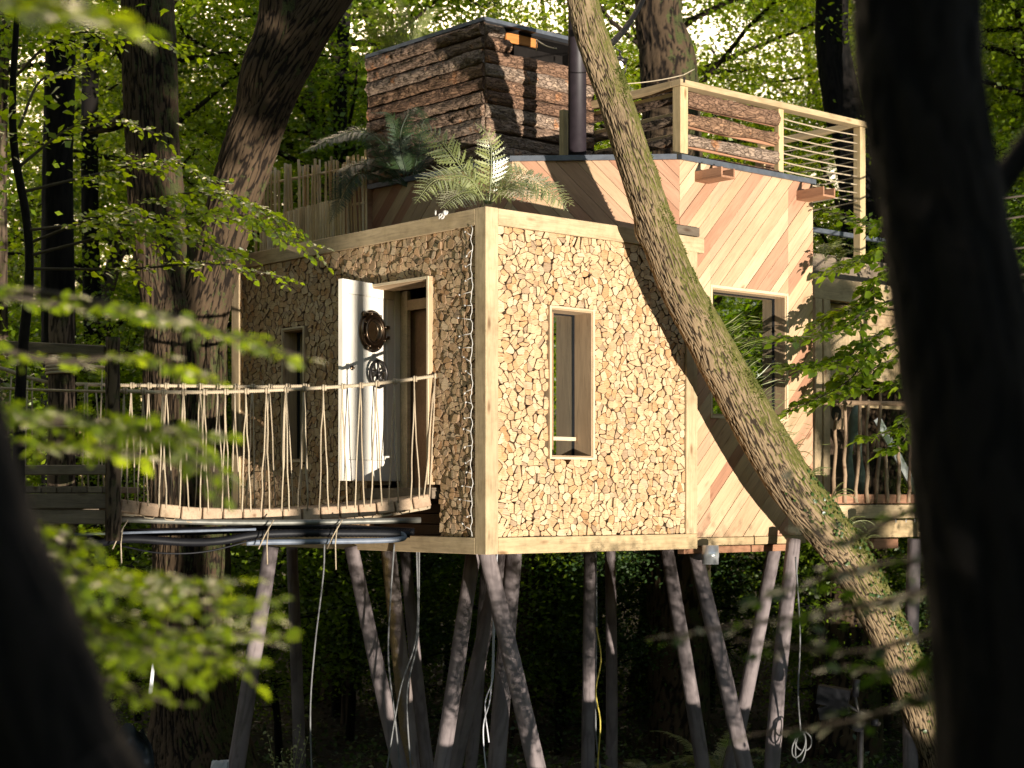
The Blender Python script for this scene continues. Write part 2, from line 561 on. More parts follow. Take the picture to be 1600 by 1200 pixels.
M['door'] = wood('white washed door boards', [(.74, .70, .62), (.77, .73, .66)], grain=(0.9, 1.03), bump=0.12, knots=False)
M['old'] = wood('grey weathered timber', [(.17, .135, .10), (.21, .165, .12), (.14, .11, .08)], grain=(0.5, 1.2), bump=0.6, stain=0.4)
M['deck'] = wood('pale bridge boards', [(.44, .32, .22), (.50, .37, .25), (.40, .28, .19)], grain=(0.6, 1.1), bump=0.5, stain=0.3)
M['rail'] = wood('pale deck rail', [(.50, .38, .21), (.44, .33, .19)], grain=(0.6, 1.1), stain=0.3)
M['redboard'] = wood('reddish deck board', [(.38, .20, .12), (.33, .17, .10)])
M['cane'] = wood('dry bamboo canes', [(.58, .43, .23), (.64, .50, .29), (.50, .36, .18), (.68, .55, .36)], scale=(1, 1, 1), knots=False)
M['stick'] = wood('peeled hazel sticks', [(.33, .23, .15), (.40, .29, .19), (.28, .19, .12)], scale=(6, 6, 1.5))
M['slab'] = slabmat('bark edged slabs', [(.21, .125, .08), (.25, .17, .12), (.17, .10, .065), (.24, .145, .09), (.27, .20, .15)], (.16, .12, .10), (.36, .17, .08))
M['slabdark'] = slabmat('dark bark slabs', [(.12, .08, .055), (.15, .11, .08)], (.09, .07, .06), (.24, .13, .07))
M['pole'] = barkmat('debarked round pole', (.15, .127, .134), (.205, .174, .182), fine=24)
M['polemoss'] = barkmat('pole with algae', (.15, .118, .115), (.25, .21, .205), moss=(.18, .13, .05), moss_amt=0.25, updir=(-.9, -.4, 0.1), fine=30)
M['oak'] = barkmat('ridged oak bark', (.011, .007, .0045), (.072, .048, .029), moss=(.05, .06, .02), moss_amt=-0.25, updir=(.7, -.6, .3))
M['mossy'] = barkmat('mossy leaning bark', (.030, .021, .014), (.24, .175, .11), moss=(.085, .090, .018), moss_amt=0.36, updir=(.72, -.25, .62), fine=45)
M['darkbark'] = barkmat('near black bark', (.0022, .0019, .0017), (.009, .007, .006))  # shade of the near trunks put into a near black bark colour
M['greybark'] = barkmat('grey brown bark', (.018, .012, .008), (.12, .085, .06), moss=(.05, .055, .02), moss_amt=-0.1, updir=(.3, -.6, .5))
M['twig'] = plain('twig', (.06, .045, .03), 0.85)
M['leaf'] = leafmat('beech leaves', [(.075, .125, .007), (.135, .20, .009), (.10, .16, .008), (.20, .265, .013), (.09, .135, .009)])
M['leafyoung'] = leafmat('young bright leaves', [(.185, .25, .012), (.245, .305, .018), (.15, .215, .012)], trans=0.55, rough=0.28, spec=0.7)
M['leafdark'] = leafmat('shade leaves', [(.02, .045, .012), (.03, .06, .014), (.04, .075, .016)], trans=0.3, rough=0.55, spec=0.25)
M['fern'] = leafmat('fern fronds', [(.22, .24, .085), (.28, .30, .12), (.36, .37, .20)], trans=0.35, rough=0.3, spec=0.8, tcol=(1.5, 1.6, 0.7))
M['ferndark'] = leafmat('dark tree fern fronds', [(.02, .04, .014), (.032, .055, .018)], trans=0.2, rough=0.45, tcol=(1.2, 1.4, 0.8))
M['ivy'] = leafmat('ivy', [(.03, .065, .015), (.05, .09, .02), (.08, .12, .03)], trans=0.25, rough=0.35)
M['moss'] = leafmat('moss tufts', [(.10, .12, .03), (.14, .15, .04), (.08, .10, .02)], trans=0.3, rough=0.8, spec=0.1)
M['litter'] = leafmat('leaf litter', [(.07, .045, .025), (.10, .065, .035), (.05, .035, .02), (.04, .06, .02)], trans=0.15, rough=0.7, spec=0.2)
M['rope'] = wood('hemp rope', [(.46, .38, .27), (.42, .34, .24)], scale=(40, 40, 40), grain=(0.55, 1.1), knots=False, rough=0.9)
M['roofing'] = plain('grey flashing', (.10, .11, .13), 0.45, 0.3)
M['blackpl'] = plain('black plastic', (.008, .008, .010), 0.5, spec=0.2)
M['slotshade'] = plain('shade coloured inner boarding', (.012, .010, .009), 0.9, spec=0.1)  # shade inside the hut's open slot, put into near black boards
M['pipe'] = plain('galvanised tube', (.15, .145, .125), 0.5, 0.4, var=0.3)
M['duct'] = plain('shiny duct', (.7, .71, .72), 0.35, 0.6, var=0.1)
M['alu'] = plain('aluminium', (.62, .63, .66), 0.3, 0.8, var=0.1)
M['bluepl'] = plain('pale blue plastic', (.13, .15, .19), 0.45)
M['brass'] = plain('old brass', (.15, .105, .07), 0.3, 1.0, var=0.3)
M['iron'] = plain('dark iron', (.05, .045, .042), 0.4, 0.7)
M['cable'] = plain('grey cable', (.12, .12, .12), 0.5)
M['yellow'] = plain('yellow cable', (.42, .33, .05), 0.5)
M['white'] = plain('white plastic', (.5, .5, .53), 0.5, var=0.08)
M['wire'] = plain('white light wire', (.55, .52, .48), 0.4, var=0.05)
M['green'] = plain('green canvas', (.12, .16, .12), 0.7)
M['pane'] = glassmat('dark window glass', 0.60)
M['port'] = glassmat('porthole glass', 0.12, (.25, .22, .2))
k = NT('lamp bulb'); k.b.inputs['Emission Color'].default_value = (1, .85, .6, 1); k.b.inputs['Emission Strength'].default_value = 6.0; M['bulb'] = k.m
# woodland floor
k = NT('woodland floor')
v = k.coords((1, 1, 1), False)
c = k.ramp(k.noise(v, 2.5, 8, 0.7), [(0.3, (.022, .016, .010)), (0.5, (.05, .036, .022)), (0.7, (.035, .04, .016))])
c = k.mix(c, k.ramp(k.noise(v, 45, 4, 0.7), [(0.3, 0.5), (0.7, 1.5)]), 1.0)
k.l(c, k.b.inputs['Base Color']); k.b.inputs['Roughness'].default_value = 0.95
k.bump(k.noise(v, 30, 6, 0.7), 0.9, 0.05); M['ground'] = k.m
# ------------------------------------------------------------------ ground
def gz(x, y):
    d = 0.34 * math.exp(-((x + 3.55) ** 2 + (y - 18.6) ** 2) / 3.0)
    d += 0.25 * math.exp(-((x - 4.2) ** 2 + (y - 19.3) ** 2) / 3.0)
    d += 0.10 * math.sin(x * 0.9 + 1) * math.sin(y * 0.7) + 0.05 * math.sin(x * 2.3 + y * 1.7)
    if y > 25: d += min((y - 25) * 0.05, 3.0)
    q = x * hs.x + (y - 14) * hs.y                 # ground shaped to drop at the front right, letting the low beam pass
    if q > 0: d -= .45 * q * q / (q + 3.0)
    return d
def ground():
    xs = np.unique(np.concatenate([np.linspace(-400, -40, 12), np.linspace(-40, 40, 161), np.linspace(40, 400, 12)]))
    ys = np.unique(np.concatenate([np.linspace(-300, -20, 10), np.linspace(-20, 60, 161), np.linspace(60, 600, 14)]))
    V = [(x, y, gz(x, y)) for y in ys for x in xs]
    nx = len(xs)
    i = np.arange(len(ys) - 1)[:, None]; j = np.arange(nx - 1)[None, :]
    a = i * nx + j
    f = np.stack([a, a + 1, a + nx + 1, a + nx], axis=-1).reshape(-1, 4)
    add('ground', npmesh('ground', V, [f], M['ground'], True), None, None, kind='structure')
ground()

# ------------------------------------------------------------------ polygon tools
def clip(poly, nx, ny, d):
    """keep the side nx*x+ny*y <= d"""
    out = []
    n = len(poly)
    for i in range(n):
        a, b = poly[i], poly[(i + 1) % n]
        da, db = nx * a[0] + ny * a[1] - d, nx * b[0] + ny * b[1] - d
        if da <= 0: out.append(a)
        if (da < 0 < db) or (db < 0 < da):
            t = da / (da - db)
            out.append((a[0] + (b[0] - a[0]) * t, a[1] + (b[1] - a[1]) * t))
    return out
def rect(x0, x1, y0, y1):
    return [(x0, y0), (x1, y0), (x1, y1), (x0, y1)]
def minus(poly, h):
    x0, x1, y0, y1 = h
    parts = [clip(poly, 1, 0, x0), clip(poly, -1, 0, -x1)]
    mid = clip(clip(poly, -1, 0, -x0), 1, 0, x1)
    if len(mid) >= 3:
        parts += [clip(mid, 0, -1, -y1), clip(mid, 0, 1, y0)]
    return [p for p in parts if len(p) >= 3 and abs(area(p)) > 1e-5]
def area(p):
    return 0.5 * sum(p[i][0] * p[(i + 1) % len(p)][1] - p[(i + 1) % len(p)][0] * p[i][1] for i in range(len(p)))
def prism(mb, poly, fr, z0, z1, tilt=(0, 0)):
    """extrude a 2D polygon lying in frame fr=(o,A,B,N) from depth z0 to z1"""
    o, A, B, N = fr
    cx = sum(p[0] for p in poly) / len(poly); cy_ = sum(p[1] for p in poly) / len(poly)
    n = len(poly)
    pts = [o + A * p[0] + B * p[1] + N * z0 for p in poly] + [o + A * p[0] + B * p[1] + N * (z1 + tilt[0] * (p[0] - cx) + tilt[1] * (p[1] - cy_)) for p in poly]
    flip = (A.cross(B)).dot(N) < 0
    if area(poly) < 0: flip = not flip
    fs = [tuple(range(n, 2 * n))] + [(i, (i + 1) % n, n + (i + 1) % n, n + i) for i in range(n)]
    if flip: fs = [tuple(reversed(f)) for f in fs]
    mb.poly(pts, fs)

# ------------------------------------------------------------------ the cabin walled with split logs
Z = Vector((0, 0, 1))
HZ = math.atan2(Vv.y, Vv.x)
cabin = thing('log_end_cabin', 'square cabin on poles with walls of stacked split log ends framed in pale oak beams', 'cabin', HW(0, 0, 0), HZ)
SR = sol_s(1090, 0.0)          # length of the right wall
TL = sol_t(362, 0.0)           # length of the left wall
HH = zat(322, 0, 0)            # height
BW = 0.15
FR_R = (HW(0, 0, 0), Vv, Z, -Uv)         # right wall plane: (along, up, outwards)
FR_L = (HW(0, 0, 0), Uv, Z, -Vv)
def hbeam(name, a, b, w, h, mat=None, parent=None, up=Z, **kk):
    return timber(name, HW(*a), HW(*b), w, h, mat or M['beam'], parent or cabin, up, **kk)
hb = BW / 2
hbeam('corner_post', (hb, hb, 0), (hb, hb, HH), BW, BW, up=Vv)
hbeam('corner_post', (SR - .08, hb, BW + .002), (SR - .08, hb, HH - BW - .002), BW, .16, up=Vv)
hbeam('corner_post', (hb, TL - .07, BW + .002), (hb, TL - .07, HH - BW - .002), BW, BW, up=Vv)
hbeam('base_beam', (BW + .002, hb, hb), (SR, hb, hb), BW, BW)
hbeam('base_beam', (hb, BW + .002, hb), (hb, TL, hb), BW, BW)
hbeam('top_beam', (BW + .002, hb, HH - hb - .003), (SR + .10, hb, HH - hb - .003), BW, BW)
hbeam('top_beam', (hb, BW + .002, HH - hb - .003), (hb, TL, HH - hb - .003), BW, BW)

# openings, read off the photograph on their own planes
wr = (sol_s(859, 0), sol_s(929, 0)); wz = (zat(717, wr[0], 0), zat(477, wr[0], 0))
WIN_R = (wr[0], wr[1], wz[0], wz[1])
DT0, DT1 = sol_t(673, 0), sol_t(572, 0)
DZ0, DZ1 = zat(757, 0, DT0), zat(431, 0, DT0)
DOOR = (DT0, DT1, DZ0, DZ1)
VOID = (sol_t(683, 0), sol_t(570, 0), BW + .01, DZ0)
wl = (sol_t(475, 0), sol_t(440, 0))
WIN_L = (wl[0], wl[1], zat(722, 0, wl[0]), zat(509, 0, wl[0]))

def cells(w0, w1, h0, h1, pitch, holes, rng, gap=0.0042):
    pts = []
    row = 0
    y = h0 + pitch * .4
    while y < h1:
        x = w0 + pitch * (0.25 + 0.5 * (row % 2))
        while x < w1:
            pts.append((x + rng.uniform(-.36, .36) * pitch, y + rng.uniform(-.36, .36) * pitch, rng.uniform(-.0016, .0016)))
            x += pitch
        y += pitch * .86; row += 1
    pts = [p for p in pts if w0 + .01 < p[0] < w1 - .01 and h0 + .01 < p[1] < h1 - .01]
    grid = {}
    for i, p in enumerate(pts):
        grid.setdefault((int(p[0] / .2), int(p[1] / .2)), []).append(i)
    res = []
    for i, p in enumerate(pts):
        if any(h[0] < p[0] < h[1] and h[2] < p[1] < h[3] for h in holes):
            continue
        poly = clip(clip(clip(clip(rect(p[0] - .2, p[0] + .2, p[1] - .2, p[1] + .2), 1, 0, w1), -1, 0, -w0), 0, 1, h1), 0, -1, -h0)
        for h in holes:
            g = [(h[0] - p[0], (1, 0, h[0])), (p[0] - h[1], (-1, 0, -h[1])), (h[2] - p[1], (0, 1, h[2])), (p[1] - h[3], (0, -1, -h[3]))]
            s = max(g)
            if s[0] < .25: poly = clip(poly, *s[1])
        gx, gy = int(p[0] / .2), int(p[1] / .2)
        gg = gap * rng.uniform(.55, 1.3)
        for ix in (gx - 1, gx, gx + 1):
            for iy in (gy - 1, gy, gy + 1):
                for j in grid.get((ix, iy), ()):
                    if j == i: continue
                    q = pts[j]
                    dx, dy = q[0] - p[0], q[1] - p[1]
                    d = math.hypot(dx, dy)
                    if d < 1e-4 or d > .34: continue
                    off = (d * d + (p[2] - q[2])) / (2 * d) - gg / 2
                    poly = clip(poly, dx / d, dy / d, p[0] * dx / d + p[1] * dy / d + off)
                    if len(poly) < 3: break
                if len(poly) < 3: break
            if len(poly) < 3: break
        if len(poly) < 3 or area(poly) < .0008: continue
        # split some wide ones in two, round the barked corner of others
        todo = [poly]
        if area(poly) > pitch * pitch * .95 and rng.random() < .55:
            a = rng.uniform(0, math.pi)
            cx = sum(q[0] for q in poly) / len(poly); cy_ = sum(q[1] for q in poly) / len(poly)
            c, s = math.cos(a), math.sin(a); d = c * cx + s * cy_ + rng.uniform(-.01, .01)
            todo = [clip(poly, c, s, d - .0022), clip(poly, -c, -s, -d - .0022)]
        for q in todo:
            if len(q) < 3 or area(q) < .0007: continue
            # drop tiny edges
            q = [v for k_, v in enumerate(q) if math.hypot(v[0] - q[k_ - 1][0], v[1] - q[k_ - 1][1]) > .007]
            if len(q) < 3: continue
            n = len(q); st = rng.randrange(n); span = rng.choice([1, 2, 2, 3])
            out = []
            for k_ in range(n):
                if (k_ - st) % n < span:
                    a, b, c = q[k_ - 1], q[k_], q[(k_ + 1) % n]
                    out += [(b[0] + (a[0] - b[0]) * .38, b[1] + (a[1] - b[1]) * .38), (b[0] + (a[0] + c[0] - 2 * b[0]) * .11, b[1] + (a[1] + c[1] - 2 * b[1]) * .11), (b[0] + (c[0] - b[0]) * .38, b[1] + (c[1] - b[1]) * .38)]
                else:
                    out.append(q[k_])
            res.append(out)
    return res
def log_wall(fr, w0, w1, holes, n_single, seed):
    rng = random.Random(seed)
    cs = cells(w0, w1, BW + .004, HH - BW - .006, .068, holes, rng)
    # the dark boarding behind the log ends, in one piece with the openings left free
    bk = MB()
    ps = [rect(w0 - .05, w1 + .05, BW - .05, HH - BW + .02)]
    for h in holes:
        ps = sum((minus(p, h) for p in ps), [])
    for p in ps:
        prism(bk, p, fr, -.16, -.115)
    wall = bk.build('log_wall', M['under'], cabin)
    cs.sort(key=lambda p: -area(p))
    stuff = MB()
    for i, p in enumerate(cs):
        pr = rng.gauss(-.024, .006)
        pr = max(-.06, min(-.004, pr))
        tl = (rng.gauss(0, .035), rng.gauss(0, .035))
        if i < n_single:
            mb = MB()
            prism(mb, p, fr, -.114, pr, tl)
            cx = sum(q[0] for q in p) / len(p); cy_ = sum(q[1] for q in p) / len(p)
            two_slots(mb.build('split_log', M['log_end'], wall, M=frame(fr[0] + fr[1] * cx + fr[2] * cy_, fr[1], fr[2], fr[1].cross(fr[2]))), M['logbark'], 0)
        else:
            prism(stuff, p, fr, -.114, pr, tl)
    two_slots(stuff.build('split_log_ends', M['log_end'], wall, M=frame(fr[0], fr[1], fr[2], fr[1].cross(fr[2])), kind='stuff'), M['logbark'], 0)
    return wall
log_wall(FR_R, BW + .003, SR - .163, [WIN_R], 190, 3)
log_wall(FR_L, BW + .003, TL - .148, [DOOR, VOID, WIN_L], 110, 8)

# window lining: four boards round the opening, a thin pale front edge, glass well inside
def window(fr, h, depth, parent, mull=None, pane_at=None, thick=.035, proud=.006, name='window'):
    o, A, B, N = fr
    a0, a1, b0, b1 = h
    win = add(name, None, parent, frame(o + A * a0 + B * b0, A, B, A.cross(B)))
    P = lambda a, b, c: o + A * a + B * b + N * c
    t = thick
    dd = depth - .012
    def board(p, q, w, hgt, up, nm, mat):
        timber(nm, p, q, w, hgt, mat, win, up, b=.002)
    # boards (depth runs along N); w is the depth, h the thickness
    zc = proud - .012 - dd / 2
    board(P(a0 + t / 2, b0, zc), P(a0 + t / 2, b1, zc), dd, t, A, 'jamb', M['reveal'])
    board(P(a1 - t / 2, b0, zc), P(a1 - t / 2, b1, zc), dd, t, A, 'jamb', M['reveal'])
    board(P(a0 + t, b1 - t / 2, zc), P(a1 - t, b1 - t / 2, zc), dd, t, B, 'head', M['reveal'])
    board(P(a0 + t, b0 + t / 2, zc), P(a1 - t, b0 + t / 2, zc), dd, t, B, 'sill', M['reveal'])
    e = .012
    fc = proud - e / 2
    ft = t * .62
    board(P(a0 + ft / 2 - .001, b0 - .002, fc), P(a0 + ft / 2 - .001, b1 + .002, fc), e, ft, A, 'frame', M['frame'])
    board(P(a1 - ft / 2 + .001, b0 - .002, fc), P(a1 - ft / 2 + .001, b1 + .002, fc), e, ft, A, 'frame', M['frame'])
    board(P(a0 + ft, b1 - ft / 2 + .001, fc), P(a1 - ft, b1 - ft / 2 + .001, fc), e, ft, B, 'frame', M['frame'])
    board(P(a0 + ft, b0 + ft / 2 - .001, fc), P(a1 - ft, b0 + ft / 2 - .001, fc), e, ft, B, 'frame', M['frame'])
    mb = MB()
    pz = -depth + .05 if pane_at is None else pane_at
    mb.box(P((a0 + a1) / 2, (b0 + b1) / 2, pz), A * ((a1 - a0) / 2 - t + .004), B * ((b1 - b0) / 2 - t + .004), N * .008)
    mb.build('pane', M['pane'], win)
    g = MB()   # black gasket round the glass
    for (p, q, up) in ((P(a0 + t + .006, b0 + t, pz + .016), P(a0 + t + .006, b1 - t, pz + .016), A), (P(a1 - t - .006, b0 + t, pz + .016), P(a1 - t - .006, b1 - t, pz + .016), A),
                       (P(a0 + t, b1 - t - .006, pz + .016), P(a1 - t, b1 - t - .006, pz + .016), B), (P(a0 + t, b0 + t + .006, pz + .016), P(a1 - t, b0 + t + .006, pz + .016), B)):
        g.bar(p, q, .014, .012, up)
    g.build('gasket', M['blackpl'], win)
    if mull is not None:
        timber('transom', P(a0 + t, mull, pz + .025), P(a1 - t, mull, pz + .025), .035, .035, M['frame'], win, B, b=.002)
    return win
window(FR_R, WIN_R, .30, cabin, mull=WIN_R[2] + .20, pane_at=-.26)
window(FR_L, WIN_L, .24, cabin)

# carcass: floor, roof, back walls, inner room
def slabw(name, s0, s1, t0, t1, z0, z1, mat, parent):
    mb = MB()
    mb.box(HW((s0 + s1) / 2, (t0 + t1) / 2, (z0 + z1) / 2), Vv * (s1 - s0) / 2, Uv * (t1 - t0) / 2, Z * (z1 - z0) / 2)
    return mb.build(name, mat, parent)
slabw('floor', .16, SR - .01, .16, TL - .01, .02, .14, M['under'], cabin)
slabw('inner_floor', .17, SR - .06, .17, TL - .06, DZ0 - .09, DZ0 - .03, M['room'], cabin)
slabw('roof', .152, SR - .02, .152, TL - .02, HH - .10, HH - .03, M['roofing'], cabin)
slabw('back_wall', .16, SR - .02, TL - .06, TL - .01, .15, HH - .11, M['room'], cabin)
slabw('side_wall', SR - .06, SR - .005, .165, TL - .07, .15, HH - .11, M['room'], cabin)
# partition seen through the doorway, and the dark boarded recess below the threshold
slabw('partition', .95, 1.0, .2, 3.0, DZ0 - .02, HH - .12, M['room'], cabin)
slabw('inner_frame', .70, .76, DT0 + .20, DT0 + .30, DZ0, DZ1 - .02, M['room'], cabin)
_tj = sol_t(632, .42)
slabw('inner_frame', .40, .44, _tj - .07, _tj + .07, DZ0 - .03, DZ1 - .03, M['frame'], cabin)
_tk = sol_t(660, .52)
slabw('inner_door', .50, .54, _tk - .20, _tk + .26, DZ0 - .03, DZ1 - .22, M['room'], cabin)
slabw('inner_rail', .40, .44, _tk - .25, _tj - .072, DZ1 - .22, DZ1 - .12, M['reveal'], cabin)
slabw('inner_frame', .70, .76, DT0 + .301, DT0 + .699, DZ1 - .24, DZ1 - .1, M['room'], cabin)
for i in range(4):
    z0 = BW + .015 + i * .10
    slabw('recess_board', .17, .19, VOID[0], VOID[1], z0, z0 + .09, M['under'], cabin)
slabw('threshold', .0, .30, DT0 - .02, DT1 + .04, DZ0 - .13, DZ0 - .03, M['old'], cabin)

# door lining
def lin(name, a, b, w, h, up, mat):
    timber(name, HW(*a), HW(*b), w, h, mat, dframe, up, b=.003)
dframe = add('door_frame', None, cabin, frame(HW(0, DT0, DZ0), Vv, Uv, Z))
lin('jamb', (.13, DT0 + .018, DZ0), (.13, DT0 + .018, DZ1 - .04), .30, .036, Uv, M['reveal'])
lin('jamb', (.13, DT1 - .018, DZ0), (.13, DT1 - .018, DZ1 - .04), .30, .036, Uv, M['reveal'])
lin('head', (.13, DT0, DZ1 - .02), (.13, DT1, DZ1 - .02), .30, .04, Z, M['reveal'])
lin('edge', (-.026, DT0 + .014, DZ0), (-.026, DT0 + .014, DZ1), .012, .028, Uv, M['frame'])
lin('edge', (-.026, DT0 + .03, DZ1 - .014), (-.026, DT1, DZ1 - .014), .012, .028, Z, M['frame'])

# the pivot door: hinged near its middle at the left side of the opening, standing open at right angles to the wall
DP = HW(0, sol_t(582, 0), 0)                         # where the leaf crosses the wall
DD = Vector((.557, .83, 0)).normalized()             # along the leaf, inwards
DN = Vector((.83, -.557, 0)).normalized()            # the face we see
def door_u(px):
    kx = (px - 800) / F
    return (kx * DP.y - DP.x) / (DD.x - kx * DD.y)
u0, u1 = door_u(532), door_u(622)
dz1 = CZ + (779 - 443.5) / F * DP.y
dz0 = CZ + (779 - 751) / F * (DP.y + DD.y * u0)
FD = (Vector((DP.x, DP.y, 0)), DD, Z, DN)
def PD(u, z, c): return FD[0] + DD * u + Z * z + DN * c
door = add('door', None, cabin, frame(PD(0, dz0, 0), DD, DN.cross(DD) * -1 if False else Z.cross(DD), Z))
door['label'] = 'white washed boarded door standing open with brass porthole'
nb = 6
st = .085
bwid = (u1 - u0 - 2 * st) / nb
for (a, b) in ((u0, u0 + st), (u1 - st, u1)):
    timber('stile', PD((a + b) / 2, dz0, 0), PD((a + b) / 2, dz1, 0), .056, b - a, M['door'], door, DD, b=.003)
for (a, b) in ((dz0, dz0 + .2), (dz1 - .13, dz1)):
    timber('rail', PD(u0 + st + .001, (a + b) / 2, 0), PD(u1 - st - .001, (a + b) / 2, 0), .056, b - a, M['door'], door, Z, b=.003)
for i in range(nb):
    a = u0 + st + i * bwid
    timber('board', PD(a + bwid / 2, dz0 + .2, 0), PD(a + bwid / 2, dz1 - .13, 0), .042, bwid - .004, M['door'], door, DD, b=.007)
pu = door_u(578); pz = CZ + (779 - 518) / F * (DP.y + DD.y * pu)
port = add('porthole', None, door, frame(PD(pu, pz, .03), DD, Z, DN * -1))
mb = MB(); mb.torus(PD(pu, pz, .035), DD, Z, .160, .030, 40, 10, .9); mb.torus(PD(pu, pz, .052), DD, Z, .118, .018, 36, 8)
mb.torus(PD(pu, pz, .03), DD, Z, .195, .009, 36, 8)
for i in range(8):
    a = i * math.pi / 4 + .3
    c = PD(pu + .168 * math.cos(a), pz + .168 * math.sin(a), .055)
    mb.tube([c, c + DN * .022], .013, 8)
for a in (-.05, .05):
    c = PD(pu + .20, pz + a, .05); mb.box(c, DD * .028, Z * .016, DN * .02)
c = PD(pu - .15, pz + .155, .06); mb.tube([c - DD * .03, c + DD * .035], .022, 10)
c = PD(pu - .10, pz - .17, .06); mb.tube([c - DD * .03, c + DD * .035], .022, 10)
mb.build('porthole_ring', M['brass'], port, True)
mb = MB(); mb.tube([PD(pu, pz, .030), PD(pu, pz, .038)], .13, 32); mb.build('porthole_pane', M['port'], port)
mb = MB(); mb.tube([PD(pu, pz, .0285), PD(pu, pz, .0295)], .15, 32); mb.build('backing', M['iron'], port)
wu = door_u(580); wzz = CZ + (779 - 585) / F * (DP.y + DD.y * wu)
mb = MB(); c = PD(wu, wzz, .09); mb.torus(c, DD, Z, .125, .017, 36, 8)
for i in range(5):
    a = i * 2 * math.pi / 5 + .4
    mb.tube([c, c + (DD * math.cos(a) + Z * math.sin(a)) * .122], [.016, .011], 8)
mb.tube([PD(wu, wzz, .02), PD(wu, wzz, .115)], .026, 12)
mb.build('hand_wheel', M['iron'], door, True)
lu = door_u(546); lz_ = CZ + (779 - 575) / F * (DP.y + DD.y * lu)
mb = MB(); c = PD(lu, lz_, .028); mb.tube([c, c + DN * .012], .022, 14); mb.tube([c + DN * .01, c + DN * .03], .010, 10); mb.build('lock', M['brass'], door, True)

# ------------------------------------------------------------------ the diagonal clad upper cabin
clad = thing('cedar_clad_cabin', 'taller cabin behind, clad in diagonal pink and cream cedar boards with a large window', 'cabin', HW(2.5, .14, 0), HZ)
TC = .14
SC0 = sol_s(1062, TC)
SC1 = sol_s(1270, TC)
CZ0 = zat(840, SR, TC)
ZT = zat(249.5, SC0, TC)
pC = HW(SC0, TC, 0)
# left end of the chamfered front, where the roof line bends
ch0 = Vector((0, 0, 0)); ych = (ZT + HB - CZ) * F / (779 - 252.5)
ch0 = Vector(((800 - 800) / F * ych, ych, HB))
CA = (pC - ch0); CL = CA.length; CA = CA / CL
CN = CA.cross(Z)
FR_C1 = (HW(SC0, TC, 0), Vv, Z, -Uv)
FR_C2 = (Vector((ch0.x, ch0.y, HB)), CA, Z, CN)
LA = Vector((-0.70, 0.714, 0)).normalized()      # the left flank runs on from there
LLEN = 2.65
FR_C3 = (Vector((ch0.x, ch0.y, HB)) + LA * LLEN, -LA, Z, (-LA).cross(Z))
RL = SC1 - SC0
cw_ = (sol_s(1110, TC) - SC0, sol_s(1231.5, TC) - SC0)
WIN_C = (cw_[0], cw_[1], zat(653, cw_[0] + SC0, TC), zat(444.5, cw_[0] + SC0, TC))
def boards(fr, w, z0, z1, ang, holes, parent, seed, x_from=0.0):
    rng = random.Random(seed)
    o, A, B, N = fr
    bk = MB()
    ps = [rect(x_from, w, z0, z1)]
    for h in holes:
        ps = sum((minus(p, h) for p in ps), [])
    for p in ps: prism(bk, p, fr, -.10, -.028)
    wall = bk.build('wall', M['under'], parent)
    d = (math.cos(ang), math.sin(ang)); n = (-d[1], d[0])
    cs = [n[0] * x + n[1] * z for x in (x_from, w) for z in (z0, z1)]
    c, cmax = min(cs) - rng.uniform(0, .1), max(cs)
    D3 = A * d[0] + B * d[1]
    while c < cmax:
        wd = rng.choice([.095, .115, .125, .135, .15])
        p = clip(clip(rect(x_from, w, z0, z1), n[0], n[1], c + wd - .002), -n[0], -n[1], -(c + .002))
        pcs = [p] if len(p) >= 3 else []
        for h in holes:
            pcs = sum((minus(q, h) for q in pcs), [])
        pcs = [q for q in pcs if len(q) >= 3]
        if pcs:
            pr = rng.uniform(-.004, .003)
            pcs.sort(key=lambda q: -abs(area(q)))
            # what lies against each other is one board; the window cuts a board in two
            def touch(p_, q_):
                return any(abs(a[0] - b[0]) + abs(a[1] - b[1]) < 1e-6 for a in p_ for b in q_)
            grp = []
            for q in pcs:
                hit = [g for g in grp if any(touch(q, z_) for z_ in g)]
                new = [q] + sum(hit, [])
                grp = [g for g in grp if g not in hit] + [new]
            for g in grp:
                mb = MB()
                for q in g: prism(mb, q, fr, -.0279, pr)
                cx = g[0][0][0]; cz = g[0][0][1]
                mb.build('plank', M['cedar'], wall, M=frame(o + A * cx + B * cz, D3, N.cross(D3), N))
        c += wd
    return wall
boards(FR_C1, RL, CZ0, ZT, math.radians(46), [WIN_C], clad, 4)
boards(FR_C2, CL - .003, HH - .02, ZT, math.radians(-46), [], clad, 6)
boards(FR_C3, LLEN - .003, HH - .30, ZT, math.radians(46), [], clad, 9)
window(FR_C1, WIN_C, .28, clad, thick=.045, pane_at=-.17)
# carcass
slabw('side_wall', SC1 - .05, SC1 - .002, TC + .10, TC + 3.4, CZ0, ZT, M['room'], clad)
slabw('back_wall', 1.0, SC1 - .06, TC + 3.35, TC + 3.4, CZ0, ZT, M['room'], clad)
slabw('floor', SR + .0, SC1 - .06, TC + .105, TC + 3.3, CZ0, CZ0 + .1, M['room'], clad)
slabw('roof', 1.95, SC1 - .02, TC + .72, TC + 3.4, ZT - .12, ZT - .03, M['roofing'], clad)
hbeam('base_beam', (SR + .01, TC + .03, CZ0 - .045), (SC1 - .12, TC + .03, CZ0 - .045), .07, .08, parent=clad)
hbeam('base_beam', (SR + .01, TC + .10, CZ0 - .13), (SC1 - .25, TC + .10, CZ0 - .13), .09, .07, mat=M['redboard'], parent=clad)
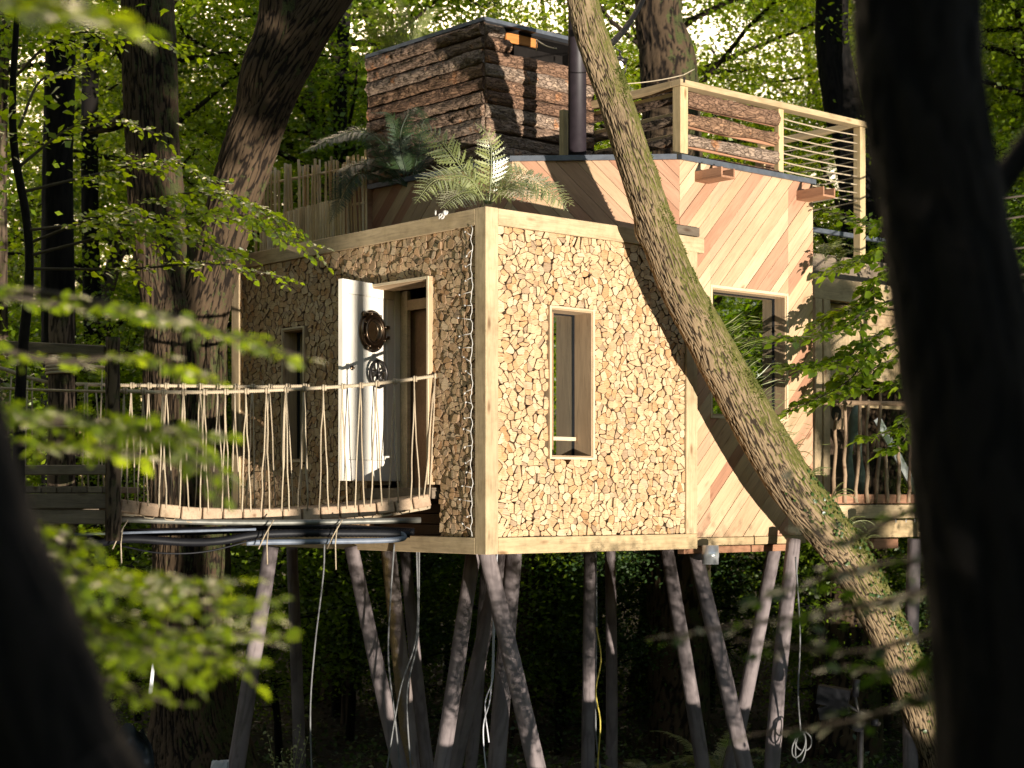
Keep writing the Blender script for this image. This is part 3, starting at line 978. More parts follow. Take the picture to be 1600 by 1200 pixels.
# lead grey roof edge
def edge(fr, a0, a1, z, parent, nm='roof_edge'):
    o, A, B, N = fr
    mb = MB(); mb.box(o + A * (a0 + a1) / 2 + B * z + N * .006, A * (a1 - a0) / 2, B * .026, N * .026)
    mb.build(nm, M['roofing'], parent)
edge(FR_C1, -.004, RL + .02, ZT + .026, clad); edge(FR_C2, -.02, CL - .03, ZT + .027, clad); edge(FR_C3, -.02, LLEN + .012, ZT + .028, clad)
# water spouts poking out under the roof edge
def spout(px, py):
    s = sol_s(px, TC) ; z = zat(py, s, TC)
    sp = add('water_spout', None, clad, frame(HW(s, TC, z), Vv, Uv, Z))
    for (ds, dz, w, h) in ((0, 0, .20, .022), (-.09, .052, .02, .08), (.09, .052, .02, .08)):
        timber('spout_board', HW(s + ds, TC + .02, z + dz), HW(s + ds, TC - .36, z + dz), w, h, M['redboard'], sp, Z, b=.002)
spout(1096, 284); spout(1254, 313)
# dark beam end above the log end cabin's right corner
hbeam('beam_end', (SR - .22, TC - .02, HH + .07), (SR + .13, TC - .02, HH + .07), .06, .09, mat=M['old'], parent=clad)

# ------------------------------------------------------------------ bark clad hut on the roof
HCY = 18.0
hc = at(757, 33, HCY)
hut = thing('bark_log_hut', 'small hut on the roof, walled in horizontal logs with rough reddish brown bark', 'hut', (hc.x, hc.y, HB + ZT), HZ)
HTOP = hc.z
HBOT = HB + ZT - .12
def hut_len(px, d):
    kx = (px - 800) / F
    return (kx * hc.y - hc.x) / (d.x - kx * d.y)
HLW, HRW = hut_len(576, Uv), hut_len(925, Vv)
def bark_slab(name, p, q, h, depth, N, mat, parent, seed, n=26, m=7, wav=.10, half=True):
    """half round slab with bark and a wavy edge from p to q, bulging along N"""
    p, q = np.array(p), np.array(q)
    X = q - p; L = np.linalg.norm(X); X = X / L
    N_ = np.array(N); Zp = np.cross(X, N_)
    if Zp[2] < 0: Zp = -Zp
    u = np.linspace(0, 1, n); a = np.linspace(-math.pi / 2, math.pi / 2, m)
    l = u * L
    g = np.stack([l[:, None] * 3.0 + seed * 3.1 + 0 * a, a[None, :] * 1.2 + 0 * l[:, None], np.full((n, m), seed * 1.7)], axis=-1)
    n0 = vnoise(g * np.array([.6, 0.001, 1]), 2) - .5
    n1 = vnoise(g * np.array([2.6, 2.4, 1]), 5) - .5
    n2 = vnoise(g * np.array([7, 5, 1]), 6)
    hh = h / 2 * (1 + wav * 2 * n0)
    dd = depth * (1 + .5 * n0) 
    n3 = vnoise(g * np.array([11, 9, 1]), 8) - .5
    y = np.abs(np.cos(a))[None, :] ** .62 * dd + (n1 * depth * .7 + n3 * depth * .4) * (np.cos(a)[None, :] > .01)
    z = np.sin(a)[None, :] * hh
    V = p[None, None, :] + X * l[:, None, None] + N_ * y[..., None] + Zp * z[..., None]
    i = np.arange(n - 1)[:, None]; k_ = np.arange(m - 1)[None, :]
    A = i * m + k_
    fc = np.stack([A, A + 1, A + m + 1, A + m], axis=-1).reshape(-1, 4)
    bkf = np.stack([i[:, 0] * m, i[:, 0] * m + m, i[:, 0] * m + 2 * m - 1, i[:, 0] * m + m - 1], axis=-1)
    V = V.reshape(-1, 3)
    # flip if needed
    v = V[fc[len(fc) // 2]]
    nn = np.cross(v[1] - v[0], v[3] - v[0])
    if nn.dot(N_) < 0:
        fc = fc[:, ::-1]; bkf = bkf[:, ::-1]
    e0 = np.arange(m)[None, :]; e1 = (n - 1) * m + np.arange(m)[::-1][None, :]
    base = p
    Mx = frame(Vector(base), Vector(X), Vector(np.cross(Zp, X)), Vector(Zp))
    Mi = np.array(Mx.inverted())
    V = V @ Mi[:3, :3].T + Mi[:3, 3]
    me = npmesh('slab', V, [fc, bkf, e0, e1], mat, True, np.clip((.35 * n2 + .65 * (n1 + .5)), 0, 1).ravel())
    return add(name, me, parent, Mx)
NC = 12
ch = (HTOP - HBOT) / NC
rr_ = random.Random(21)
for fi, (d, N, LN) in enumerate(((Uv, -Vv, HLW), (Vv, -Uv, HRW))):
    hwall = MB()
    o = Vector((hc.x, hc.y, 0))
    wd = MB()
    zt_ = HTOP - .02 if fi == 0 else HTOP - 2.05 * ch
    wd.box(o + d * LN / 2 - N * .05 + Z * (zt_ + HBOT) / 2, d * (LN / 2 - .02), N * .03, Z * ((zt_ - HBOT) / 2))
    if fi == 1:                                       # the open slot under the eaves stays free
        wd.box(o + d * .12 - N * .05 + Z * (HTOP - .02 + zt_) / 2, d * .10, N * .03, Z * ((HTOP - .02 - zt_) / 2 - .002))
    wpart = wd.build('wall', M['under'], hut)
    for c in range(NC):
        zc = HTOP - (c + .5) * ch
        x0 = .012
        x1 = LN
        if fi == 1 and c == 0: x1 = .27
        if fi == 1 and c == 1: x1 = .33
        z0 = o + Z * zc
        bark_slab('log', z0 + d * x0 - N * .02, z0 + d * x1 - N * .02, ch * rr_.uniform(.94, 1.06), .058 * rr_.uniform(.8, 1.3), N, M['slab'], wpart, rr_.uniform(0, 90), n=int(14 + x1 * 34), m=9, wav=.14)
# open slot under the eaves with an orange board behind
timber('slot_board', at(790, 58, HCY + .25) , at(838, 68, HCY + .62), .03, .10, wood('orange inner board', [(.55, .22, .06)]), hut, Z)
o = Vector((hc.x, hc.y, 0))
rf = MB()
cen = o + Uv * HLW / 2 + Vv * HRW / 2
rf.box(cen + Z * (HTOP + .02), Vv * (HRW / 2 + .03), Uv * (HLW / 2 + .03), Z * .02)
rf.build('roof', M['roofing'], hut)
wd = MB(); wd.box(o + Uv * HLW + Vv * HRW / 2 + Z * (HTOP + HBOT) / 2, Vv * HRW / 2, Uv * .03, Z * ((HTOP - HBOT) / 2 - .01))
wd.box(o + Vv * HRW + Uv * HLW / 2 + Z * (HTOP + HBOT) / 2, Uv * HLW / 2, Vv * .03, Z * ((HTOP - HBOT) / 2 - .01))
wd.build('back_wall', M['slotshade'], hut)
wd = MB(); wd.box(cen + Z * (HTOP - .02), Vv * (HRW / 2 - .06), Uv * (HLW / 2 - .06), Z * .012); wd.build('ceiling', M['slotshade'], hut)
wd = MB(); wd.box(o + Vv * HRW * .55 + Uv * .45 + Z * (HTOP - ch * 2), Vv * HRW * .42, Uv * .02, Z * ch * 2); wd.build('inner_wall', M['slotshade'], hut)  # near black sheet added inside to hold the slot's shade
# flue: dark square-ish pipe beside the hut, and the yellow stud next to it
fl = at(902, 250, 17.55)
flue = MB(); flue.tube([(fl.x, fl.y, HB + ZT - .1), (fl.x, fl.y, HTOP + 2.2)], .092, 24)
fo = flue.build('flue_pipe', plain('dark purple flue', (.022, .016, .020), .5), None, True, label='dark flue pipe rising from the roof between bark hut and leaning tree', cat='flue pipe')
s0 = at(881, 180, 17.75)
timber('stud', (s0.x, s0.y, HB + ZT - .02), (s0.x, s0.y, CZ + (779 - 172) / F * 17.75), .07, .07, M['rail'], hut, Vv)

# ------------------------------------------------------------------ railing of the roof deck
rp = at(1063, 131, 18.05)
rail = thing('deck_railing', 'roof deck railing with pale handrail, bark edged slabs and rope lines', 'railing', (rp.x, rp.y, HB + ZT), HZ)
RZ = rp.z
def rl_u(px, d):
    kx = (px - 800) / F
    return (kx * rp.y - rp.x) / (d.x - kx * d.y)
RB = HB + ZT + .03
R0 = Vector((rp.x, rp.y, 0))
uL = rl_u(925, Uv); vM = rl_u(1217, Vv); vE = rl_u(1343, Vv)
zE = RZ
timber('post', R0 + Z * RB, R0 + Z * (RZ - .035), .115, .115, M['rail'], rail, Vv)
timber('post', R0 + Vv * vM + Z * RB, R0 + Vv * vM + Z * (RZ - .035), .07, .085, M['rail'], rail, Vv)
timber('post', R0 + Vv * vE + Z * (RB - .75), R0 + Vv * vE + Z * (RZ - .035), .10, .10, M['rail'], rail, Vv)
timber('top_rail', R0 + Z * RZ - Vv * .07, R0 + Vv * (vE + .09) + Z * RZ, .14, .065, M['rail'], rail)
timber('top_rail', R0 + Uv * .072 + Z * RZ, R0 + Uv * uL + Z * RZ, .14, .065, M['rail'], rail)
uB = 1.5
timber('top_rail', R0 + Vv * vE + Uv * .072 + Z * RZ, R0 + Vv * vE + Uv * uB + Z * RZ, .12, .06, M['rail'], rail)
timber('post', R0 + Vv * vE + Uv * (uB) + Z * RB, R0 + Vv * vE + Uv * uB + Z * (RZ - .032), .09, .09, M['rail'], rail, Vv)
timber('brace', R0 + Vv * (vM + .10) + Uv * .35 + Z * RB, R0 + Vv * (vM + .10) + Uv * .35 + Z * (RB + .42), .08, .08, M['rail'], rail, Vv)
gaps = (RZ - .06 - RB) / 4
for c in range(4):
    zc = RB + gaps * (c + .5) + .02
    hgt = gaps * (.70, .64, .70, .66)[c]
    bark_slab('bark_slab', R0 + Vv * .065 + Uv * .0 + Z * (zc), R0 + Vv * (vM - .05) + Z * (zc), hgt, .055, -Uv, M['slab'], rail, 30 + c * 7.3, n=64, m=9, wav=.30)
    bark_slab('bark_slab', R0 + Uv * .065 + Z * (zc - .01), R0 + Uv * uL + Z * (zc - .01), hgt * .72, .045, -Vv, M['slabdark'], rail, 70 + c * 5.3, n=64, m=9, wav=.24)
    # sawn pale backs and their battens
    timber('batten', R0 + Uv * .07 + Vv * .03 + Z * (zc + hgt * .42), R0 + Uv * uL + Vv * .03 + Z * (zc + hgt * .42), .03, .045, M['rail'], rail)
    timber('batten', R0 + Vv * .07 + Uv * .03 + Z * (zc - hgt * .36), R0 + Vv * (vM - .05) + Uv * .03 + Z * (zc - hgt * .40), .03, .05, M['redboard'], rail)
for c in range(9):
    z = RB + .03 + c * (RZ - RB - .1) / 8.6
    mb = MB(); mb.tube(sag(R0 + Vv * (vM + .03) + Z * z, R0 + Vv * (vE - .05) + Z * z, .012), .008, 6)
    mb.build('rope', M['rope'], rail, True)
    mb = MB(); mb.tube(sag(R0 + Vv * vE + Uv * .05 + Z * z, R0 + Vv * vE + Uv * (uB - .04) + Z * z, .015), .008, 6)
    mb.build('rope', M['rope'], rail, True)
# a short log stool on the deck
lg = R0 + Vv * (rl_u(1252, Vv)) + Uv * .45
lz = CZ + (779 - 245) / F * lg.y
add('log_stump', bole('log', [(0, 0, RB - .05), (0, 0, lz)], [.10, .095], M['slab'], 28, .05, .012, base=(0, 0, 0)), None, Matrix.Translation((lg.x, lg.y, 0)), 'short upright log standing behind the rope lines of the roof railing', 'log')

# ------------------------------------------------------------------ bamboo screen on the far side of the roof
sc_a, sc_b = at(402, 300, 19.6), at(572, 300, 18.4)
scr = thing('bamboo_screen', 'tall screen of dry upright bamboo canes beside the bark hut', 'screen', (sc_a.x, sc_a.y, HB + HH))
rr_ = random.Random(31)
nC = 44
for i in range(nC):
    f = (i + rr_.uniform(-.2, .2)) / (nC - 1)
    p = sc_a.lerp(sc_b, f)
    px = 402 + 170 * f
    ytop = np.interp(px, [402, 450, 540, 575], [272, 256, 246, 236]) + rr_.uniform(-5, 9)
    zt = CZ + (779 - ytop) / F * p.y
    zb = HB + HH - .1
    ln = Vector((rr_.gauss(0, .012), rr_.gauss(0, .012), 0))
    off = Vector((0, rr_.choice([-.02, .02]), 0))
    mb = MB()
    n = 7
    rad = rr_.uniform(.011, .017)
    pts, rs = [], []
    for j in range(n + 1):
        z = zb + (zt - zb) * j / n
        q = Vector((p.x, p.y, z)) + ln * (j / n) * 2 + off
        pts += [q]; rs += [rad * (1.18 if j % 2 else 1.0) * (1 - .15 * j / n)]
    mb.tube(pts, rs, 6)
    mb.build('cane', M['cane'], scr, True)
# lower solid strip of split canes
lo_a, lo_b = at(412, 350, 19.2), at(537, 350, 18.3)
for i in range(34):
    f = i / 33
    p = lo_a.lerp(lo_b, f)
    px = 412 + 125 * f
    zt = CZ + (779 - np.interp(px, [412, 465, 537], [345, 326, 309])) / F * p.y + rr_.uniform(-.01, .01)
    mb = MB()
    mb.tube([(p.x, p.y, HB + HH - .35), (p.x + rr_.uniform(-.004, .004), p.y, zt)], .0165, 6)
    mb.build('cane', M['cane'], scr, True)
for dz in (.55, .95):
    mb = MB(); mb.tube([sc_a + Vector((0, .03, HB + HH + dz - sc_a.z)), sc_b + Vector((0, .03, HB + HH + dz - sc_b.z))], .015, 6)
    mb.build('crossbar', M['cane'], scr)
# ------------------------------------------------------------------ low wing to the right, with planter roof, and its balcony
WT = 1.15                                              # its front plane lies this far behind the cabin front
FR_W = (HW(0, WT, 0), Vv, Z, -Uv)
ws0, ws1 = sol_s(1271, WT), sol_s(1405, WT) + .55
wing = thing('side_cabin', 'low side cabin right of the cedar wall with pale posts and planted roof', 'cabin', HW(ws0, WT, 0), HZ)
WZ = HH
wb0 = .28
hbeam('planter_beam', (ws0 + .02, WT + .05, WZ - .13), (ws1, WT + .05, WZ - .13), .10, .26, parent=wing)
for px, w in ((1279, .13), (1292, .12)):
    s = sol_s(px, WT)
    hbeam('post', (s, WT + .04, .40), (s, WT + .04, WZ - .262), .09, w, parent=wing, up=Vv)
# boards of the upper wall (oak, vertical) with a lower edge, and horizontal fascia
s = sol_s(1300, WT); 
zb = zat(590, s, WT + .25)
n = 0
while s < ws1:
    wd_ = R.choice([.16, .2, .24])
    hbeam('board', (s + wd_ / 2, WT + .18, zb), (s + wd_ / 2, WT + .18, WZ - .27), .02, wd_ - .003, mat=M['beam'], parent=wing, up=Vv)
    s += wd_
hbeam('fascia_board', (sol_s(1296, WT) + .06, WT + .12, WZ - .42), (ws1, WT + .12, WZ - .42), .02, .14, mat=M['reveal'], parent=wing)
hbeam('door_leaf', (sol_s(1304, WT) , WT + .30, .45), (sol_s(1304, WT), WT + .30, 1.72), .04, .20, mat=M['frame'], parent=wing, up=Vv)
hbeam('rail_board', (sol_s(1296, WT), WT + .12, zat(630, sol_s(1330, WT), WT)), (ws1, WT + .12, zat(630, sol_s(1330, WT), WT)), .03, .07, parent=wing)
# board with a round hole, its darkness drawn as a flat disc
hbc = HW(sol_s(1328, WT), WT + .22, zat(645, sol_s(1328, WT), WT))
timber('hole_board', hbc - Z * .19, hbc + Z * .16, .03, .36, M['reveal'], wing, Vv)
mb = MB(); mb.tube([hbc + Uv * -.016, hbc + Uv * -.020], .095, 24); mb.build('hole_disc', M['iron'], wing)
slabw('back_wall', ws0, ws1, WT + 1.5, WT + 1.55, .40, WZ - .1, M['room'], wing)
slabw('inner_wall', sol_s(1320, WT), ws1, WT + .9, WT + .93, .42, 1.9, M['under'], wing)
slabw('roof', ws0, ws1, WT + .1, WT + 1.6, WZ - .2, WZ - .15, M['roofing'], wing)
edge((HW(ws0, WT + .55, 0), Vv, Z, -Uv), 0, ws1 - ws0, zat(350, ws0, WT + .55), wing)
hbeam('upper_board', (ws0 + .02, WT + .60, WZ + .18), (ws1, WT + .60, WZ + .18), .02, .44, mat=M['old'], parent=wing)
lp = HW(sol_s(1319, WT) , WT + .10, zat(458, sol_s(1319, WT), WT))
bl = MB(); bl.torus(lp, Vv, Z, .095, .018, 28, 8); bl.tube([lp + Uv * .01, lp - Uv * .05], [.085, .05], 20)
bl.build('bulkhead_light', M['duct'], wing, True)

bal = thing('balcony', 'balcony of reddish boards with wavy peeled stick balusters at the side cabin', 'balcony', HW(ws0, WT - .75, 0), HZ)
BT = .42
bz = zat(772, sol_s(1360, BT), BT)                     # deck top
bs0, bs1 = sol_s(1262, BT), sol_s(1452, BT) + .5
hbeam('fascia', (bs0, BT, bz - .055), (bs1, BT, bz - .055), .03, .105, mat=M['redboard'], parent=bal)
for i in range(5):
    t = BT + .03 + i * .145
    hbeam('deck_board', (bs0, t + .07, bz - .016), (bs1, t + .07, bz - .016), .14, .028, mat=M['redboard'], parent=bal)
hbeam('beam', (bs0 + .05, BT + .02, bz - .20), (bs1, BT + .02, bz - .20), .08, .155, mat=M['beam'], parent=bal)
hbeam('beam', (bs0 + .05, BT + .05, bz - .40), (bs1, BT + .05, bz - .40), .08, .20, mat=M['beam'], parent=bal)
hbeam('joist', (sol_s(1360, BT), BT + .1, bz - .57), (sol_s(1398, BT), BT + .1, bz - .57), .3, .11, mat=M['redboard'], parent=bal)
for px in (1381, 1397, 1413, 1427):
    s = sol_s(px, BT); hbeam('bracket', (s, BT - .024, bz - .33), (s, BT - .024, bz - .29), .004, .02, mat=M['alu'], parent=bal, up=Vv)
sticks = [(1298, 1303, 645), (1315, 1318, 610), (1334, 1341, 615), (1350, 1352, 625), (1366, 1372, 600), (1383, 1381, 700), (1400, 1401, 690), (1416, 1419, 695), (1436, 1437, 690)]
rr_ = random.Random(5)
for (xb, xt, yt) in sticks:
    s0, s1 = sol_s(xb, BT), sol_s(xt, BT)
    z1 = zat(yt, s1, BT)
    pts, rs = [], []
    for j in range(9):
        f = j / 8
        pts.append(HW(s0 + (s1 - s0) * f + rr_.uniform(-.012, .012), BT - .035 + rr_.uniform(-.01, .01), bz - .10 + (z1 - bz + .10) * f))
        rs.append(.024 * (1 - .25 * f) * rr_.uniform(.9, 1.1))
    mb = MB(); mb.tube(pts, rs, 8)
    mb.build('baluster', M['stick'], bal, True, M=frame(pts[0], Vector((1, 0, 0)), Vector((0, 1, 0)), Z))
mb = MB(); mb.tube([HW(bs0 + .15, BT - .03, zat(629, bs0 + .3, BT)), HW(bs1, BT - .03, zat(633, bs1, BT))], .028, 8)
mb.build('handrail', M['stick'], bal, True)
# aluminium ladder leaning on the balcony, a folded canvas beside it
lad = MB()
la, lb = HW(sol_s(1432, BT + .35), BT + .35, bz), HW(sol_s(1368, BT + .55), BT + .55, zat(655, sol_s(1368, BT + .55), BT + .55))
ladd = thing('ladder', 'aluminium ladder lying slantwise behind the stick balusters of the balcony', 'ladder', la)
off = Vv * .0 + Uv * .10 + Vv * .20
for o_ in (Vector(), off):
    timber('stile', la + o_, lb + o_, .03, .07, M['alu'], ladd, Vector((0, 0, 1)), b=.003)
mb = MB()
for i in range(1, 9):
    p = la.lerp(lb, i / 9); mb = MB(); mb.tube([p, p + off], .016, 8); mb.build('rung', M['alu'], ladd, True)
mb = MB()
cp = [HW(sol_s(1326, BT + .5) , BT + .5, bz + .0), HW(sol_s(1328, BT + .5), BT + .5, bz + .5), HW(sol_s(1333, BT + .5), BT + .45, bz + 1.0), HW(sol_s(1337, BT + .5), BT + .5, bz + .9), HW(sol_s(1345, BT + .5), BT + .5, bz + .3), HW(sol_s(1347, BT + .5), BT + .5, bz)]
mb.tube(catmull(cp, 24), [.05 + .02 * math.sin(i) for i in range(24)], 10)
mb.build('folded_canvas', M['green'], None, True, label='dull green folded canvas standing behind balcony sticks next to the ladder', cat='canvas')

# ------------------------------------------------------------------ round poles carrying the cabins
#       top px,  bottom px at y 1200, width px, depth, moss, label
POLES = [(424, 369, 26, 17.6, 0, 'pale pole leaning right, outermost left under the cabin'),
         (456, 468, 19, 20.0, 0, 'thin upright shaded pole second from the left under the cabin'),
         (549, 627, 24, 16.9, 0, 'pole leaning to the left beside the tan mossy pole'),
         (606, 645, 26, 17.6, 1, 'pole with golden algae down its left side'),
         (632, 670, 19, 18.6, 0, 'shaded pole close behind the golden algae pole'),
         (741, 690, 25, 16.7, 0, 'pole with scribbled dark lines, leaning right under the front corner'),
         (762, 734, 19, 18.8, 0, 'dim pole behind the scribbled pole'),
         (787, 708, 25, 17.5, 0, 'slanting pole crossing behind the front corner of the cabin'),
         (758, 838, 29, 16.2, 0, 'thick pole crossing in front of the others under the front corner'),
         (804, 776, 28, 17.0, 0, 'pole behind the crossing one, with white cables beside it'),
         (922, 919, 21, 18.2, 0, 'upright purple grey pole next to the yellow cable'),
         (953, 955, 18, 19.8, 0, 'dark upright pole right of the yellow cable'),
         (1041, 1098, 23, 18.4, 0, 'shaded leaning pole left of the shiny duct'),
         (1084, 1164, 25, 17.6, 0, 'long pole leaning left below the shiny duct'),
         (1213, 1140, 23, 18.6, 0, 'slanting dark pole under the cedar wall'),
         (1240, 1208, 24, 17.9, 0, 'pole right of the others, beside the coiled cable'),
         (1429, 1424, 23, 18.6, 0, 'purple pole under the balcony between mossy trunk and dark trunk')]
for i, (xt, xb, w, Y, ms, lab) in enumerate(POLES):
    yt = 850 if xt > 1100 else 862
    a = at(xt, yt - 8, Y); b = at(xb, 1200, Y - .15 * (1 if i % 2 else -1))
    d = (b - a)
    zg = gz(b.x, b.y) - .15
    f = (zg - a.z) / d.z
    b = a + d * f
    r = w * Y / F / 2
    mid = a.lerp(b, .5) + Vector((R.uniform(-.025, .025), 0, 0))
    me = bole('pole', [b, mid, a], [r * 1.06, r, r * .92], M['polemoss'] if ms else M['pole'], 28, .06, .0015, ka=20, kl=3, lump=.03, seed=i + 40, base=b)
    add('support_pole', me, None, Matrix.Translation(b), lab, 'pole', 'round poles under the treehouse')

# shiny duct stub hanging below the cedar cabin
dc = at(1110, 852, 17.35)
mb = MB(); mb.tube([dc, dc - Z * .06, dc - Z * .062, dc - Z * .12, dc - Z * .122, dc - Z * .19], [.083, .083, .086, .086, .083, .083], 28)
mb.build('duct', M['duct'], None, True, label='short shiny metal duct hanging below the cabin floor', cat='duct')

# ------------------------------------------------------------------ rope bridge
BLn, BRn = Vector((-3.37, 14.9, 0)), Vector((-.762, 15.98, 0))
bd = (BRn - BLn); BLEN = bd.length; bd = bd / BLEN
bn = Vector((-bd.y, bd.x, 0))
bridge = thing('rope_bridge', 'sagging rope bridge with board deck and knotted rope sides leading to the door', 'rope bridge', (BLn.x, BLn.y, CZ - .2), math.atan2(bd.y, bd.x))
def bp(px, off=0.0):
    """along the near edge (shifted back by off) at a pixel column"""
    o = BLn + bn * off
    kx = (px - 800) / F
    u = (kx * o.y - o.x) / (bd.x - kx * bd.y)
    return o + bd * u
def bzt(px):
    return CZ + (779 - np.interp(px, [190, 260, 330, 400, 470, 530, 600, 672], [781, 789, 794, 795, 793.5, 791, 785, 771])) / F * bp(px).y
px = 190.0
edges = [190, 220, 251, 284, 317, 349, 380, 411, 442, 472, 501, 531, 560, 588, 616, 644, 672]
for a, b in zip(edges[:-1], edges[1:]):
    pa, pb = bp(a + 1.0), bp(b - 1.0)
    dzj = R.uniform(-.006, .006)
    pa.z, pb.z = bzt(a) + dzj, bzt(b) + dzj
    X = (pb - pa).normalized()
    c = (pa + pb) / 2 + bn * .55
    up = X.cross(bn)
    up = up if up.z > 0 else -up
    hgt = .112
    c = c - up * hgt / 2
    add('deck_board', bevbox(1.1, (pb - pa).length, hgt, .008, M['deck']), bridge, frame(c, bn, -X if bn.cross(-X).dot(up) > 0 else X, up))
    q = (pa + pb) / 2 - up * (hgt + .0)
    mb = MB(); mb.tube([q + X * -.05 + bn * .02, q + X * -.035 + bn * -.0 - up * .02, q + X * .035 - up * .02, q + X * .05 + bn * .02], .006, 6)
    mb.build('loop', M['rope'], bridge, True)
# hidden hollow under the deck: two carrying ropes
for off in (.12, .98):
    mb = MB(); mb.tube([Vector((*bp(x, off).xy, bzt(x) - .125)) for x in edges], .018, 6); mb.build('carrying_rope', M['rope'], bridge, True)
NR = [(189, 611), (250, 613), (330, 613), (400, 611), (470, 608), (560, 602.5), (620, 596), (683, 587)]
def nrail(px, off=0.0, dz=0.0):
    p = bp(px, off - .02)
    y = np.interp(px, [a for a, b in NR], [b for a, b in NR])
    zz = CZ + (779 - y) / F * bp(px).y
    return Vector((p.x, p.y, zz + dz))
def knot(mb, p, r):
    mb.torus(p, Vector((0, 1, 0)), Z, r * .9, r * .45, 10, 6)
    mb.torus(p + bd * r * .9, Vector((0, 1, 0)), Z, r * .85, r * .4, 10, 6)
mb = MB(); mb.tube([nrail(x) for x in np.linspace(189, 683, 40)], .0150, 8)
for x in np.linspace(189, 683, 150):                    # lay of the rope
    p = nrail(x); mb.torus(p, (Vector((0, 1, 0)) + bd * .5).normalized(), Z, .0135, .0052, 8, 5)
mb.build('hand_rope', M['rope'], bridge, True)
kxs = [194, 223, 254, 286, 319, 352, 384, 416, 446, 474, 505, 535, 563, 588, 616, 647, 680]
rr_ = random.Random(4)
for i, kx_ in enumerate(kxs):
    mb = MB(); knot(mb, nrail(kx_), .024); mb.build('knot', M['rope'], bridge, True)
    for sgn in (-1, 1):
        bx = kx_ + sgn * rr_.uniform(5, 9)
        if kx_ == 680: bx = 662 + (sgn + 1) * 4.5
        top = nrail(kx_) - Z * .02
        bot = bp(bx, -.004); bot.z = bzt(min(max(bx, 190), 672)) - .03
        pts = sag(top, bot, 0, 7)
        for j in range(1, 6): pts[j] += bd * rr_.uniform(-.007, .007) + bn * rr_.uniform(-.006, .004)
        mb = MB(); mb.tube(pts, .0068, 6); mb.build('cord', M['rope'], bridge, True)
# far side
FO = 1.22
FR_ = [(120, 600), (192, 602), (300, 603), (400, 604.5), (482, 603)]
def frail(px):
    p = bp(px, FO)
    y = np.interp(px, [a for a, b in FR_], [b for a, b in FR_])
    return Vector((p.x, p.y, CZ + (779 - y) / F * p.y))
mb = MB(); mb.tube([frail(x) for x in np.linspace(120, 482, 30)], .0150, 8)
for x in np.linspace(120, 482, 110):
    mb.torus(frail(x), (Vector((0, 1, 0)) + bd * .5).normalized(), Z, .0135, .0052, 8, 5)
mb.build('hand_rope', M['rope'], bridge, True)
for kx_ in range(205, 482, 27):
    mb = MB(); knot(mb, frail(kx_), .024); mb.build('knot', M['rope'], bridge, True)
    for sgn in (-1, 1):
        bx = kx_ + sgn * rr_.uniform(5, 11)
        bot = bp(bx, 1.1); bot.z = bzt(min(max(bx, 190), 672)) - .03
        pts = sag(frail(kx_) - Z * .02, bot, 0, 6)
        for j in range(1, 5): pts[j] += bd * rr_.uniform(-.008, .008)
        mb = MB(); mb.tube(pts, .0068, 6); mb.build('cord', M['rope'], bridge, True)

# ------------------------------------------------------------------ platform the bridge starts from
PY = 14.75
plat = thing('bridge_platform', 'weathered timber platform at the near end of the rope bridge with post and rails', 'platform', at(100, 820, PY))
def pt(name, a, b, w, h, mat='old', up=Z, dy=0.0, dy2=None):
    timber(name, at(a[0], a[1], PY + dy), at(b[0], b[1], PY + (dy if dy2 is None else dy2)), w, h, M[mat], plat, up, b=.008)
post = bole('post', [at(177, 845, PY), at(176, 690, PY), at(176, 527, PY)], [.066, .064, .062], M['greybark'], 28, .04, .006, ka=30, lump=.04, seed=77, base=at(177, 845, PY))
add('post', post, plat, Matrix.Translation(at(177, 845, PY)))
pt('rail', (-60, 538), (164, 549), .09, .095, dy=.0)
pt('rail', (-60, 735), (170, 734), .07, .085, dy=.0)
pt('beam', (-60, 783), (171, 783), .10, .13, dy=.02)
pt('beam', (-60, 807), (188, 808), .12, .125, dy=.05)
pt('brace', (112, 818), (72, 905), .09, .10, dy=.12)
xs = [-60] + list(range(-32, 165, 24)) + [168]
for a, b in zip(xs[:-1], xs[1:]):
    pa, pb = at(a + .6, 765, PY - .02), at(b - .6, 765, PY - .02)
    c = (pa + pb) / 2 + Vector((0, .65, 0))
    add('deck_board', bevbox(1.3, (pb - pa).length, .055, .005, M['old']), plat, frame(c, Vector((0, 1, 0)), Vector((-1, 0, 0)), Z))
pt('rear_beam', (-60, 790), (188, 790), .10, .14, dy=1.25)
leg = at(84, 900, PY + .5)
me = bole('leg', [(leg.x, leg.y, gz(leg.x, leg.y) - .2), (leg.x, leg.y, CZ - .3)], [.10, .09], M['greybark'], 28, .08, .008, seed=70, base=(leg.x, leg.y, 0))
add('leg', me, plat, Matrix.Translation((leg.x, leg.y, 0)))

